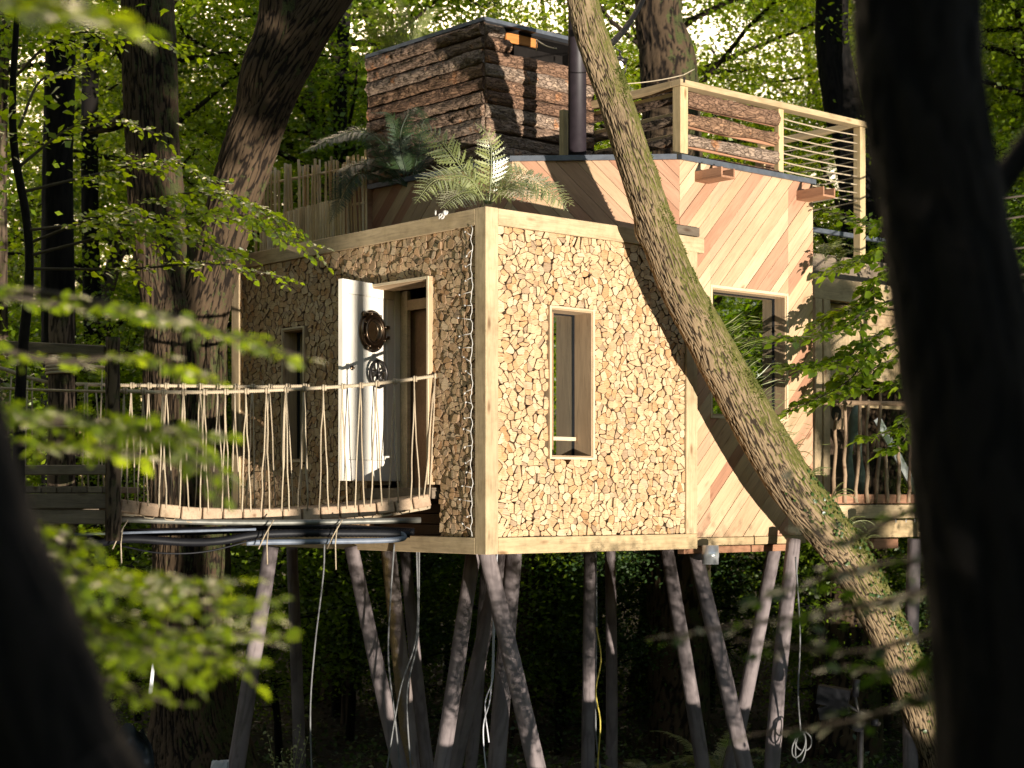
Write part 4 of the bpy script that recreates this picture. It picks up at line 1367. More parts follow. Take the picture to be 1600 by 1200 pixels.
# cut trunk with rope wound round it, behind the platform
SY = 16.4
sp0 = at(95, 800, SY)
me = bole('stump', [(sp0.x, sp0.y, gz(sp0.x, sp0.y) - .2), at(95, 800, SY), at(95.5, 600, SY), at(96, 473, SY)], [.15, .135, .122, .118], M['greybark'], 56, .04, .008, ka=30, lump=.05, seed=81, base=(sp0.x, sp0.y, 0))
stump = add('cut_trunk', me, None, Matrix.Translation((sp0.x, sp0.y, 0)), 'cut off upright trunk behind the platform with rope wound round it', 'trunk')
lash = MB()
for i in range(5):
    c = at(95.5, 562 + i * 5.2, SY)
    lash.torus(c, Vector((1, 0, .06)), Vector((0, 1, 0)), .134, .0155, 36, 8)
lash_o = lash.build('rope_lashing', M['rope'], None, True, label='thick rope wound five times round the cut trunk, trailing to both sides', cat='rope')
lm = WM[lash_o.name]
def lrope(pts, r, nm):
    mb = MB(); mb.tube(catmull(pts, 26), r, 8)
    c = catmull(pts, 120)
    for i in range(1, 119):
        T = Vector(c[i + 1] - c[i - 1]).normalized(); X = T.orthogonal().normalized()
        mb.torus(Vector(c[i]), (X + T * .5).normalized(), T.cross(X), r * .82, r * .32, 8, 5)
    mb.build(nm, M['rope'], lash_o, True)
lrope([at(113, 566, SY), at(140, 572, SY - .4), at(166, 575, PY + .1)], .015, 'rope_end')
lrope([at(-20, 572, SY), at(8, 577, SY), at(45, 590, SY), at(78, 598, SY)], .017, 'rope_end')
lrope([at(-30, 605, 15.2), at(60, 609, 15.2), at(170, 612, 14.9)], .011, 'side_rope')
lrope([at(-30, 668, 15.9), at(60, 668, 15.9), at(165, 664, 15.9)], .012, 'side_rope')
for (a, b, y0, y1) in ((18, 10, 588, 705), (43, 38, 594, 768), (50, 50, 594, 700), (133, 128, 600, 765), (136, 138, 600, 765), (160, 153, 575, 765), (150, 163, 612, 768)):
    mb = MB(); mb.tube(sag(at(a, y0, 15.6), at(b, y1, 15.6), 0, 4), .0085, 6); mb.build('cord', M['rope'], lash_o, True)

# ------------------------------------------------------------------ pipes and cables slung under the bridge
def pipe(name, pts, r, mat, label, cat, n=40, corr=0.0):
    C = catmull(pts, n)
    rs = [r * (1 + corr * (1 if i % 2 else -1)) for i in range(n)]
    mb = MB(); mb.tube(C, rs, 12)
    return mb.build(name, mat, None, True, label=label, cat=cat)
pipe('scaffold_tube', [at(185, 811.5, 15.0), at(400, 816.5, 15.3), at(657, 812.5, 15.72)], .027, M['pipe'], 'straight grey metal tube slung under the bridge deck', 'tube', 12)
pipe('corrugated_hose', [at(112, 858, 15.05), at(150, 850, 15.1), at(200, 842, 15.1), at(290, 847, 15.2), at(345, 845, 15.25), at(420, 834, 15.35), at(560, 833, 15.55), at(640, 834, 15.65)], .037, M['blackpl'], 'black ribbed hose hanging in a bow under the bridge', 'hose', 260, .07)
pipe('black_hose', [at(108, 840, 15.2), at(200, 833, 15.25), at(330, 829, 15.4), at(480, 824, 15.55), at(647, 831, 15.72)], .036, M['blackpl'], 'smooth black hose running above the ribbed one under the bridge', 'hose', 160, .03)
pipe('blue_pipe', [at(109, 835, 14.95), at(250, 831, 15.05), at(400, 827, 15.2)], .012, M['bluepl'], 'thin blue grey pipe glinting on top of the black hoses', 'pipe', 20)
pipe('conduit', [at(385, 848, 15.3), at(420, 847, 15.35), at(500, 846, 15.45), at(620, 843, 15.6), at(630, 832, 15.62)], .026, M['bluepl'], 'pale blue conduit hung below the black hoses beside the cabin', 'conduit', 40)
pipe('cable', [at(190, 853, 15.1), at(250, 864, 15.1), at(320, 862, 15.2), at(400, 843, 15.3)], .008, M['blackpl'], 'thin black cable sagging below the ribbed hose left of the cabin', 'cable', 24)
# string ties holding the hoses
for i, (x, yb, Y) in enumerate(((190, 880, 15.0), (418, 882, 15.25), (525, 890, 15.45))):
    mb = MB()
    mb.tube([at(x + 10, 812, Y), at(x - 4, 836, Y - .06), at(x - 14, 858, Y - .05)], .006, 6)
    mb.tube([at(x + 2, 822, Y), at(x - 1, 850, Y - .07), at(x, yb, Y - .06)], .006, 6)
    mb.build('string_tie', M['rope'], None, True, label=('string tie round the hoses beside the platform post', 'string tie round the hoses at the cabin corner left of the pale pole', 'string tie hanging lowest, right of the middle of the hoses')[i], cat='string')
# cables hanging to the ground
def hang(pts, r, mat, label, cat='cable'):
    C = catmull(pts, 40); mb = MB(); mb.tube(C, r, 6)
    return mb.build('cable', mat, None, True, label=label, cat=cat)
hang([at(507, 850, 16.2), at(505, 900, 16.2), at(492, 1010, 16.2), at(485, 1110, 16.2), at(488, 1240, 16.2)], .0085, M['cable'], 'dark cable hanging alone left of the leaning pole')
hang([at(616, 850, 16.4), at(610, 940, 16.4), at(607, 1030, 16.4), at(618, 1130, 16.4), at(628, 1230, 16.4)], .009, M['cable'], 'cable hanging in front of the pole with golden algae')
hang([at(655, 850, 16.3), at(654, 960, 16.3), at(651, 1010, 16.3), at(636, 1090, 16.3), at(644, 1230, 16.3)], .009, M['cable'], 'pale cable hanging right of the golden algae pole')
hang([at(651, 850, 16.3), at(651, 990, 16.3), at(625, 1080, 16.3), at(600, 1230, 16.3)], .008, M['cable'], 'thin cable slanting to the lower left across the golden algae pole')
hang([at(772, 860, 16.6), at(770, 1010, 16.6), at(766, 1090, 16.6), at(755, 1140, 16.6), at(762, 1230, 16.6)], .007, M['white'], 'white cable hanging among the crossing poles')
hang([at(777, 860, 16.6), at(772, 1000, 16.6), at(770, 1060, 16.6), at(758, 1100, 16.6), at(764, 1160, 16.6)], .007, M['white'], 'second white cable tangled at the pole behind the crossing one')
hang([at(931, 855, 17.6), at(932, 960, 17.6), at(931, 1060, 17.6), at(932, 1160, 17.6), at(945, 1240, 17.6)], .010, M['cable'], 'grey cable hanging beside the upright purple pole')
hang([at(932, 980, 17.55), at(939, 1030, 17.55), at(931, 1080, 17.55), at(938, 1130, 17.55), at(934, 1200, 17.55), at(940, 1240, 17.55)], .008, M['yellow'], 'yellow cable twisted with the grey one at the upright pole')
ck = hang([at(1243, 870, 17.4), at(1250, 990, 17.4), at(1247, 1080, 17.4), at(1251, 1145, 17.4)], .009, M['cable'], 'pale grey cable hanging straight with a coil at its end')
mb = MB()
for (cx, cyy, rx, ry, rot) in ((1251, 1168, 8, 24, .1), (1255, 1158, 13, 15, -.3), (1248, 1165, 9, 19, .35)):
    pts = []
    for i in range(29):
        a = 2 * math.pi * i / 28
        x, y = rx * math.cos(a), ry * math.sin(a)
        pts.append(at(cx + x * math.cos(rot) - y * math.sin(rot), cyy + x * math.sin(rot) + y * math.cos(rot), 17.4 - .01 * math.cos(a)))
    mb.tube(pts, .008, 6, False)
mb.build('coil', M['cable'], ck, True)

# string of small lights down the cabin's front corner
mb = MB(); pts = []
rr_ = random.Random(14)
for i in range(90):
    y = 352 + (838 - 352) * i / 89
    t = sol_t(738.5 + 1.3 * math.sin(i * .9 + 2 * math.sin(i * .23)) + rr_.uniform(-.9, .9), 0)
    pts.append(HW(-.012, t, zat(y, 0, t)))
mb.tube(pts, .0036, 5)
lw = mb.build('light_string', M['wire'], None, True, label='white string of tiny lights running down beside the front corner post', cat='light string')
for i in range(3, 88, 4):
    a = pts[i]
    mb = MB(); q = a + Uv * rr_.uniform(.03, .16) + Z * rr_.uniform(-.05, .05) - Vv * .012
    mb.tube([a, (a + q) / 2 - Vv * .01, q], .003, 5); mb.tube([q, q + Z * rr_.uniform(-.02, .02) + Uv * .02], .007, 6)
    mb.build('light', M['wire'], lw, True)
# crumpled shell-like white bits on the top beam
mb = MB()
c0 = at(688, 337, 15.62)
for i in range(7):
    c = c0 + Vector((rr_.uniform(-.05, .05), rr_.uniform(-.02, .02), rr_.uniform(-.01, .03)))
    mb.torus(c, Vector((rr_.uniform(-1, 1), rr_.uniform(-1, 1), .3)).normalized(), Vector((0, .5, 1)).normalized(), .018, .008, 10, 5)
mb.build('light_bundle', M['wire'], None, True, label='small tangle of white lights lying on the oak top beam', cat='lights')

# lantern with a lit bulb on the leaning tree, string of lights from it
lc = at(969, 103, 16.3)
lan = thing('lantern', 'dark metal lantern with glowing bulb fixed to the leaning mossy tree', 'lantern', lc)
mb = MB(); mb.tube([lc + Z * .06, lc + Z * .035, lc + Z * .10], [.075, .07, .01], 16); mb.tube([lc + Z * .10, lc + Z * .14], .012, 8)
mb.tube([lc - Z * .085, lc - Z * .06], [.045, .05], 16)
for i in range(4):
    a = i * math.pi / 2 + .4
    d = Vector((math.cos(a), math.sin(a), 0)); mb.tube([lc + d * .052 + Z * .05, lc + d * .068, lc + d * .05 - Z * .06], .006, 6)
mb.tube([lc + Z * .14, lc + Vector((-.05, 0, .17)), lc + Vector((-.10, 0, .10)), lc + Vector((-.10, 0, -.06))], .008, 6)
mb.build('cage', M['iron'], lan, True)
mb = MB()
for i in range(6):
    pass
mb.tube([lc + Z * .035, lc + Z * .02, lc - Z * .01, lc - Z * .035, lc - Z * .05], [.014, .03, .036, .026, .004], 16); mb.build('bulb', M['bulb'], lan, True)
mb = MB(); mb.tube(sag(at(975, 131, 16.4), at(1068, 117, 17.1), .015, 18), .005, 6)
mb.tube(sag(at(1068, 117, 17.1), at(1085, 108, 17.3), .0, 4), .005, 6)
ls = mb.build('festoon_string', M['rope'], None, True, label='thin string hung from the lantern to above the deck railing post', cat='string')
mb = MB(); c = at(1069, 121, 17.1); mb.tube([c, c - Z * .05], .01, 6); mb.build('hook', M['iron'], ls)
mb = MB(); mb.tube(sag(at(838, 62, 17.6), at(870, 76, 17.3), .02, 8), .008, 6); mb.tube(sag(at(838, 62, 17.6), at(838, 80, 17.6), 0, 3), .006, 6)
mb.build('string', M['rope'], None, True, label='short pale string hanging at the bark hut eaves', cat='string')

# work light on a stand at the lower right, paper bag and sheeting by the oak foot
wl_ = at(1310, 1100, 16.8)
wk = thing('work_light', 'black work lights on a stand in the shade right of the coiled cable', 'work light', (wl_.x, wl_.y, gz(wl_.x, wl_.y)))
def at2(px, py, dy=0): return at(px, py, 16.8 + dy)
mb = MB(); mb.tube([Vector((wl_.x + .2, wl_.y, gz(wl_.x, wl_.y) - .02)), at2(1345, 1130)], .03, 12); mb.tube([at2(1345, 1130), at2(1332, 1075)], .022, 10)
mb.tube([at2(1300, 1088), at2(1375, 1132)], .02, 8)
mb.build('stand', M['iron'], wk, True)
for (x, y, w, h, rot) in ((1302, 1088, .15, .09, .15), (1303, 1110, .14, .06, -.25)):
    mb = MB(); c = at2(x, y, -.1)
    X = Vector((math.cos(rot), -.3, -math.sin(rot))).normalized(); Y = Z.cross(X).normalized()
    mb.box(c, X * w, Y * .08, X.cross(Y) * h); mb.build('lamp_head', M['blackpl'], wk)
mb = MB(); mb.tube([at2(1362, 1128, -.1), at2(1372, 1129, -.12)], .035, 12); mb.build('knob', M['blackpl'], wk, True)
mb = MB(); c = at2(1335, 1127, -.1); mb.tube([c + Vector((-.03, .1, 0)), c, c + Vector((0.02, -.1, -.01))], [.05, .085, .08], 18); mb.build('lamp_body', M['blackpl'], wk, True)
mb = MB()
mb.tube([at2(1336, 1088, -.05), at2(1339, 1062, -.08)], .035, 10)
mb.build('lamp_body', M['blackpl'], wk, True)
bg = at(338, 1196, 17.4)
mb = MB()
g = 7
for i in range(g):
    for j in range(g):
        pass
bm_v = []
V = []
for j in range(9):
    f = j / 8
    for i in range(14):
        a = 2 * math.pi * i / 14
        r1 = .10 * (1 - .35 * f) * (1 + .18 * math.sin(3 * a + 5 * f) + .08 * math.sin(7 * a + f * 9))
        V.append((bg.x + r1 * math.cos(a) * 1.3 + .05 * f, bg.y + r1 * math.sin(a) * .7, bg.z - .32 + .36 * f + .02 * math.sin(5 * a)))
fs = [(j * 14 + i, j * 14 + (i + 1) % 14, (j + 1) * 14 + (i + 1) % 14, (j + 1) * 14 + i) for j in range(8) for i in range(14)] + [tuple(8 * 14 + i for i in range(14))]
mb = MB(); mb.poly(V, fs); mb.build('paper_bag', M['white'], None, False, label='crumpled white bag leaning at the foot of the big oak', cat='bag')
mb = MB(); a = at(232, 1085, 16.6); b = at(238, 1032, 16.6)
mb.poly([a, a + Vector((.035, .01, 0)), b + Vector((.02, .0, -.1)), b, a + Vector((.0, .06, .02)), b + Vector((.0, .05, 0))], [(0, 1, 2, 3), (1, 4, 5, 2), (4, 0, 3, 5)])
mb.build('sheen_strip', M['white'], None, label='bright white strip standing in for a plastic sheen, left of the big oak', cat='sheen strip')  # white strip drawn for the sheen on plastic
V = []; n = 16
s0 = at(190, 1140, 16.9)
for j in range(n):
    for i in range(n):
        x, z = i / (n - 1) - .5, j / (n - 1)
        V.append((s0.x + x * .55 + .04 * math.sin(z * 9 + x * 4), s0.y + .10 * math.sin(x * 11 + z * 5) + .05 * math.sin(z * 17), gz(s0.x, s0.y) + z * .95 + .05 * math.sin(x * 13)))
fs = [(j * n + i, j * n + i + 1, (j + 1) * n + i + 1, (j + 1) * n + i) for j in range(n - 1) for i in range(n - 1)]
fs += [(i0, i0 + n * n, 0 + i0 + n * n, i0) for i0 in ()]
mb = MB(); mb.poly(V, fs)
mb.build('plastic_sheet', plain('dark sheeting', (.05, .06, .07), .18), None, True, label='dark glossy plastic sheeting heaped in the shade left of the oak', cat='sheeting')
# ------------------------------------------------------------------ leaves
def norm(a):
    return a / np.maximum(np.linalg.norm(a, axis=-1, keepdims=True), 1e-9)
def leaf_arrays(P, D, N, S, W, fine):
    """P root, D direction, N normal, S length, W width share; returns V, faces"""
    D = norm(D); Rr = norm(np.cross(D, N)); N = np.cross(Rr, D)
    S = S[:, None]; n = len(P)
    if fine:
        loc = [(0, 0, 0), (.30, .5, .07), (.68, .38, .06), (1, 0, -.06), (.68, -.38, .06), (.30, -.5, .07), (.5, 0, 0)]
        V = np.stack([P + D * S * a + Rr * S * W * b + N * S * c for a, b, c in loc], axis=1).reshape(-1, 3)
        o = np.arange(n)[:, None] * 7
        f = np.concatenate([o + np.array([[0, 6, 2, 1]]), o + np.array([[6, 3, 2, 2]])[:, :3], ], axis=0) if False else None
        q = np.concatenate([o + np.array([[0, 6, 2, 1]]), o + np.array([[0, 5, 4, 6]])])
        t = np.concatenate([o + np.array([[6, 3, 2]]), o + np.array([[6, 4, 3]])])
        return V, [q, t]
    loc = [(0, 0, 0), (.45, .5, .05), (1, 0, -.04), (.45, -.5, .05)]
    V = np.stack([P + D * S * a + Rr * S * W * b + N * S * c for a, b, c in loc], axis=1).reshape(-1, 3)
    o = np.arange(n)[:, None] * 4
    return V, [o + np.array([[0, 1, 2, 3]])]
def leaf_mesh(name, P, D, N, S, W, mat, fine=False):
    V, f = leaf_arrays(P, D, N, S, W, fine)
    return npmesh(name, V, f, mat, False)

# ------------------------------------------------------------------ ferns
def fern(name, c, fronds, mat, label, cat='fern', group=None, stem=None, seed=1, pn=34, wid=.2, ref=(0, 0, 1.0), lob_=.5, pw=.085):
    """fronds: (azimuth, length, rise angle, droop) or explicit point lists"""
    rng = np.random.default_rng(seed)
    c = Vector(c)
    root = thing(name, label, cat, c, 0, group)
    for fr_ in fronds:
        if isinstance(fr_[0], (Vector, tuple)):
            C = catmull([np.array(p) - np.array(c) for p in fr_], 30)
        else:
            az, Ln, rise, droop = fr_
            pts = []
            p = np.zeros(3); el = rise
            for j in range(30):
                pts.append(p.copy())
                st = Ln / 29
                p = p + st * np.array([math.cos(az) * math.cos(el), math.sin(az) * math.cos(el), math.sin(el)])
                el -= droop / 29 * (.5 + 1.2 * j / 29)
            C = np.array(pts)
        ln = np.concatenate([[0], np.cumsum(np.linalg.norm(np.diff(C, axis=0), axis=1))])
        L = ln[-1]
        mb = MB(); mb.tube(C, [.008 * (1 - .8 * j / 29) + .001 for j in range(30)], 5)
        fo = mb.build('frond_stem', M['twig'] if mat is M['ferndark'] else M['fern'], root, True, M=Matrix.Translation(c)) if False else None
        m = max(12, int(pn * L / .9))
        u = np.linspace(.14, .985, m)
        Pc = np.stack([np.interp(u * L, ln, C[:, k_]) for k_ in range(3)], axis=-1)
        T = norm(np.stack([np.interp(np.minimum(u + .02, 1) * L, ln, C[:, k_]) - np.interp((u - .02) * L, ln, C[:, k_]) for k_ in range(3)], axis=-1))
        side = norm(np.cross(T, np.array(ref) + .001))
        up = np.cross(side, T)
        prof = np.sin(np.clip(u * 1.02, 0, 1) ** .75 * math.pi) ** .7 * wid * L + .012
        V, F3, F4 = [], [], []
        Ps, Ds, Ns, Ss = [], [], [], []
        for sg in (-1, 1):
            d = norm(side * sg + T * .42 - up * .12 + rng.normal(0, .09, (m, 3)))
            Ps.append(Pc); Ds.append(d); Ns.append(norm(up + side * sg * .1)); Ss.append(prof * rng.uniform(.88, 1.08, m))
        P_, D_, N_, S_ = map(np.concatenate, (Ps, Ds, Ns, Ss))
        # every pinna is a row of small lobes
        k_ = 5
        pos, dr, nr, sz = [P_], [D_], [N_], [S_]
        V1, f1 = leaf_arrays(P_, D_, N_, S_, pw, False)
        lob = []
        R_ = norm(np.cross(D_, N_))
        for j in range(k_):
            f = (j + .6) / (k_ + .8)
            for sg in (-1, 1):
                lob.append((P_ + D_ * (S_ * f)[:, None] - N_ * (S_ * .03)[:, None], norm(R_ * sg + D_ * .8), N_, S_ * .21 * (1 - .6 * f)))
        LP, LD, LN_, LS = (np.concatenate([l[i] for l in lob]) for i in range(4))
        V2, f2 = leaf_arrays(LP, LD, LN_, LS, lob_, False)
        # stem
        mb = MB(); mb.tube(C, [.007 * (1 - .8 * j / 29) + .001 for j in range(30)], 5, False)
        V3 = np.array([v[:] for v in mb.v]); f3 = np.array(mb.f)
        Vt = np.vstack([V1, V2, V3])
        fs = [f1[0], f2[0] + len(V1), f3 + len(V1) + len(V2)]
        add('frond', npmesh('frond', Vt, fs, mat, False), root, Matrix.Translation(c))
    if stem:
        add('trunk', bole('trunk', [(0, 0, -stem), (0, 0, .02)], [.05, .06], M['darkbark'], 20, .05, .012, base=(0, 0, 0)), root, Matrix.Translation(c))
    return root
def pf(Y0, Y1, *pp):
    n = len(pp)
    return [at(p[0], p[1], Y0 + (Y1 - Y0) * i / (n - 1)) for i, p in enumerate(pp)]
# bright fern on the flat roof behind the front corner
fc_ = at(762, 318, 16.3)
fern('fern', fc_, [
    pf(16.3, 16.1, (762, 318), (725, 268), (680, 212), (640, 196)),
    pf(16.3, 16.0, (764, 318), (768, 262), (764, 215), (742, 192)),
    pf(16.3, 15.7, (760, 318), (722, 284), (680, 282), (648, 318)),
    pf(16.3, 15.9, (760, 318), (735, 280), (705, 275), (672, 280)),
    pf(16.3, 15.8, (766, 318), (800, 288), (845, 292), (898, 322)),
    pf(16.3, 16.6, (766, 318), (806, 276), (850, 290), (888, 330)),
    pf(16.3, 15.6, (764, 318), (790, 296), (812, 300), (832, 318)),
    pf(16.3, 15.5, (760, 318), (738, 300), (712, 306), (688, 326)),
    pf(16.3, 16.6, (766, 318), (790, 270), (808, 262), (828, 272)),
    pf(16.3, 16.5, (762, 318), (756, 280), (736, 262), (716, 268)),
], M['fern'], 'bright sunlit fern arching over the front corner of the flat roof', seed=3, pn=20, wid=.215, ref=(.1, -.8, .6), pw=.115, lob_=.34)
fb = at(641, 292, 18.5)
fern('tree_fern', fb, [
    pf(18.5, 18.3, (641, 292), (625, 215), (648, 168), (672, 196)),
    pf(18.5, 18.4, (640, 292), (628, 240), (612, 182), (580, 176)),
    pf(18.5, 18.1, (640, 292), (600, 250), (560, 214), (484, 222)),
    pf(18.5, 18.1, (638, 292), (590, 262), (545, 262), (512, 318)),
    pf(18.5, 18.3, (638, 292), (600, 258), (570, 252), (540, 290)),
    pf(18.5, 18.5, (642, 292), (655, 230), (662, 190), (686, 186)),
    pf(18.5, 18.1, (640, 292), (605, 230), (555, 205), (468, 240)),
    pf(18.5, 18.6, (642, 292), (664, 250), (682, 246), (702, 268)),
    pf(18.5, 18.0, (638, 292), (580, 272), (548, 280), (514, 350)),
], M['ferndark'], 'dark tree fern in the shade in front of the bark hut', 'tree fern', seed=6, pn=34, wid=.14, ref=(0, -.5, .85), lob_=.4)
# bright fronds high in the background above the hut
fbk = at(640, 120, 23.0)
fern('tree_fern', fbk, [
    pf(23, 22.6, (640, 120), (620, 60), (590, 20), (548, 18)),
    pf(23, 22.6, (640, 120), (610, 70), (575, 45), (545, 60)),
    pf(23, 22.8, (640, 120), (650, 60), (670, 20), (700, 10)),
    pf(23, 22.8, (640, 120), (640, 60), (630, 10), (610, -20)),
    pf(23, 22.7, (642, 120), (670, 70), (690, 50), (712, 58)),
    pf(23, 22.7, (640, 120), (610, 90), (580, 85), (552, 102)),
], M['fern'], 'bright yellow green tree fern beyond the bark hut roof', 'tree fern', seed=8, pn=26, wid=.2, stem=6.0)
# small ferns
def ground_fern(px, py, Y, n, L, label, seed, mat='fern'):
    c = at(px, py, Y)
    rng = random.Random(seed)
    fern('fern', c, [(2 * math.pi * i / n + rng.uniform(-.3, .3), L * rng.uniform(.7, 1.1), rng.uniform(.7, 1.25), rng.uniform(1.2, 2.2)) for i in range(n)], M[mat], label, seed=seed, pn=26, wid=.18, group=None)
for args in ((1060, 1205, 19.0, 7, 1.0, 'fern on the woodland floor below the leaning poles, left of the shiny pole foot', 41),
             (1120, 1190, 20.0, 8, 1.1, 'tall upright fern behind the long leaning pole', 42),
             (1205, 1210, 18.6, 6, .8, 'fern at the foot of the pole beside the coiled cable', 43),
             (995, 1205, 19.4, 7, .9, 'dim fern between the dark upright poles and the leaning pole', 44),
             (570, 1208, 18.4, 6, .7, 'fern at the feet of the left leaning poles', 45),
             (1290, 402, 19.3, 6, .55, 'small bright fern growing on the planted roof of the side cabin', 46),
             (1310, 408, 19.2, 5, .35, 'second smaller fern on the planted roof, nearer the dark trunk', 47)):
    c = at(args[0], args[1], args[2])
    if args[1] > 1000:
        py = 779 - (gz(c.x, c.y) - CZ) / args[2] * F
        args = (args[0], py) + args[2:]
    ground_fern(*args)

# ------------------------------------------------------------------ trees that can be told apart
def tree_root(name, label, pos, cat='tree', group=None):
    return thing(name, label, cat, pos, 0, group)
def part_bole(nm, root, pts, radii, mat, **k):
    b = Vector(pts[0])
    o = add(nm, bole(nm, pts, radii, mat, base=b, **k), root, Matrix.Translation(b))
    return o
# the leaning mossy tree in front of the cabins
def LT(px, py, t):
    s = sol_s(px, t)
    p = HW(s, t, 0); p.z = CZ + (779 - py) / F * p.y
    return p
A_ = [(1475, 1212, -.62, .25), (1412, 1040, -.60, .235), (1330, 880, -.56, .232), (1236, 756, -.50, .245), (1150, 610, -.46, .228), (1100, 520, -.44, .215), (1050, 425, -.42, .20), (998, 272, -.38, .175), (958, 150, -.30, .165), (925, 60, -.25, .160), (905, -20, -.22, .155), (880, -130, -.2, .14)]
pts = [LT(a, b, t) for a, b, t, r in A_]
g0 = pts[0].copy(); g0 = Vector((g0.x + .14, g0.y + .05, gz(g0.x, g0.y) - .25))
pts = [g0] + pts
lean = tree_root('leaning_tree', 'mossy tree trunk leaning diagonally across the front of the cabins', g0)
part_bole('trunk', lean, pts, [.31] + [r * .93 for *_, r in A_], M['mossy'], nseg=260, step=.016, amp=.017, ka=72, kl=10.0, lump=.07, seed=2,
          knots=[(4.6, 2.0, .14, .05), (6.2, 4.0, .12, .05), (3.2, 1.0, .16, .05), (7.6, 3.0, .10, .04), (8.6, 5.0, .11, .05)])
part_bole('limb', lean, [LT(935, 70, -.25), LT(958, 55, -.1) + Vector((0, .3, 0)), LT(990, 15, .2) + Vector((0, .4, 0)), LT(1020, -40, .4) + Vector((0, .5, 0))], [.05, .034, .028, .024], M['darkbark'], nseg=24, step=.05, amp=.006)
# moss tufts, ivy and small ferns riding on its upper side
rng = np.random.default_rng(12)
Cc = catmull([np.array(p) for p in pts], 400)
rr2 = catmull([np.array([r, 0, 0]) for r in [.31] + [r * .93 for *_, r in A_]], 400)[:, 0]
def on_trunk(n, lo, hi, spread, amin=-1.0):
    i = rng.integers(int(lo * 400), int(hi * 400), n)
    T = norm(np.gradient(Cc, axis=0))[i]
    upv = np.array([.62, -.35, .70])
    U = norm(upv - T * (T @ upv)[:, None]); S = np.cross(T, U)
    a = rng.normal(0, spread, n)
    d = U * np.cos(a)[:, None] + S * np.sin(a)[:, None]
    return Cc[i] + d * (rr2[i] * 1.0)[:, None], d, T
base = np.array(g0)
P, d, T = on_trunk(16000, .03, .78, .62)
keep = vnoise(P * 5.5, 44) + .35 * (vnoise(P * 17, 45) - .5) > .52
P, d, T = P[keep], d[keep], T[keep]
D = norm(d * 1.0 + rng.normal(0, .6, d.shape)); N = norm(rng.normal(0, 1, d.shape))
add('moss', leaf_mesh('moss', P - base - d * .01, D, N, rng.uniform(.016, .042, len(P)), .35, M['moss']), lean, Matrix.Translation(g0), kind='stuff')
P, d, T = on_trunk(700, .06, .34, .9)
D = norm(T * rng.normal(0, 1, (len(P), 1)) + np.cross(T, d) * rng.normal(0, 1, (len(P), 1)) + d * .25)
add('ivy', leaf_mesh('ivy', P - base + d * .015, D, norm(d + rng.normal(0, .35, d.shape)), rng.uniform(.025, .05, len(P)), .9, M['ivy'], True), lean, Matrix.Translation(g0), kind='stuff')
P, d, T = on_trunk(60, .34, .50, .30)
D = norm(d + np.array([.3, 0, .3]) + rng.normal(0, .3, d.shape))
S = rng.uniform(.10, .26, len(P))
Vg, fg = leaf_arrays(P - base, D, norm(rng.normal(0, 1, d.shape)), S, .045, False)
tip = P - base + D * S[:, None]
V2, f2 = leaf_arrays(tip, norm(D + np.array([.9, -.2, -.7])), norm(rng.normal(0, 1, d.shape)), S * .5, .07, False)
add('grass_tuft', npmesh('grass', np.vstack([Vg, V2]), [fg[0], f2[0] + len(Vg)], M['fern']), lean, Matrix.Translation(g0), kind='stuff')
for (px, py, n_, L_, sd) in ((1232, 720, 5, .34, 1), (1262, 748, 5, .30, 2), (1318, 830, 6, .40, 3), (1345, 850, 5, .34, 4), (1300, 780, 5, .32, 5), (1205, 690, 4, .30, 6), (1185, 640, 5, .28, 7)):
    c = LT(px, py, -.42)
    r_ = random.Random(sd)
    fr = fern('small_fern', c, [(r_.uniform(-1.2, 1.2) - .3, L_ * r_.uniform(.7, 1.1), r_.uniform(.5, 1.2), r_.uniform(1.0, 2.2)) for _ in range(n_)], M['fern'], '', seed=sd + 50, pn=30, wid=.13)
    # rides on the trunk: a part of the tree
    for key in ('label', 'category'):
        if key in fr: del fr[key]
    fr.parent = lean; fr.matrix_basis = WM[lean.name].inverted() @ WM[fr.name]

# the big oak on the left with its fork
OB = at(312, 1190, 18.5); OB.z = gz(OB.x, OB.y)
oak = tree_root('oak_tree', 'big forked oak with ridged bark rising behind the rope bridge', OB)
OY_ = 18.5
part_bole('trunk', oak, [(OB.x + .02, OB.y, OB.z - .3), at(314, 1195, OY_), at(306, 1110, OY_), at(303, 1000, OY_), at(300, 850, OY_), at(290, 700, OY_), at(290, 560, OY_), at(292, 490, OY_), at(290, 445, OY_)],
          [.86, .64, .46, .41, .40, .41, .44, .40, .22], M['oak'], nseg=300, step=.022, amp=.030, ka=44, kl=5.5, lump=.07, seed=5)
part_bole('limb', oak, [at(282, 520, OY_), at(262, 430, OY_), at(246, 330, OY_), at(238, 230, OY_), at(236, 120, OY_), at(232, 20, OY_), at(228, -60, OY_)], [.34, .33, .30, .28, .29, .28, .27], M['oak'], nseg=200, step=.022, amp=.024, ka=44, kl=5.5, lump=.08, seed=15)
part_bole('limb', oak, [at(305, 530, OY_ - .05), at(332, 440, OY_ - .2), at(356, 350, OY_ - .4), at(385, 250, OY_ - .6), at(420, 150, OY_ - .8), at(464, 70, OY_ - .9), at(510, 0, OY_ - 1), at(560, -70, OY_ - 1)], [.30, .24, .255, .27, .27, .25, .22, .2], M['oak'], nseg=180, step=.022, amp=.022, ka=46, kl=6, lump=.07, seed=25)
part_bole('limb', oak, [at(398, 220, OY_ - .65), at(408, 120, OY_ - .9), at(432, 40, OY_ - 1.0), at(440, -60, OY_ - 1.1)], [.22, .21, .19, .18], M['oak'], nseg=140, step=.022, amp=.02, ka=46, kl=6, lump=.07, seed=35)
part_bole('limb', oak, [at(236, 200, OY_), at(205, 180, OY_ + .2), at(178, 196, OY_ + .4), at(140, 205, OY_ + .6)], [.12, .09, .06, .04], M['oak'], nseg=30, step=.05, amp=.01)

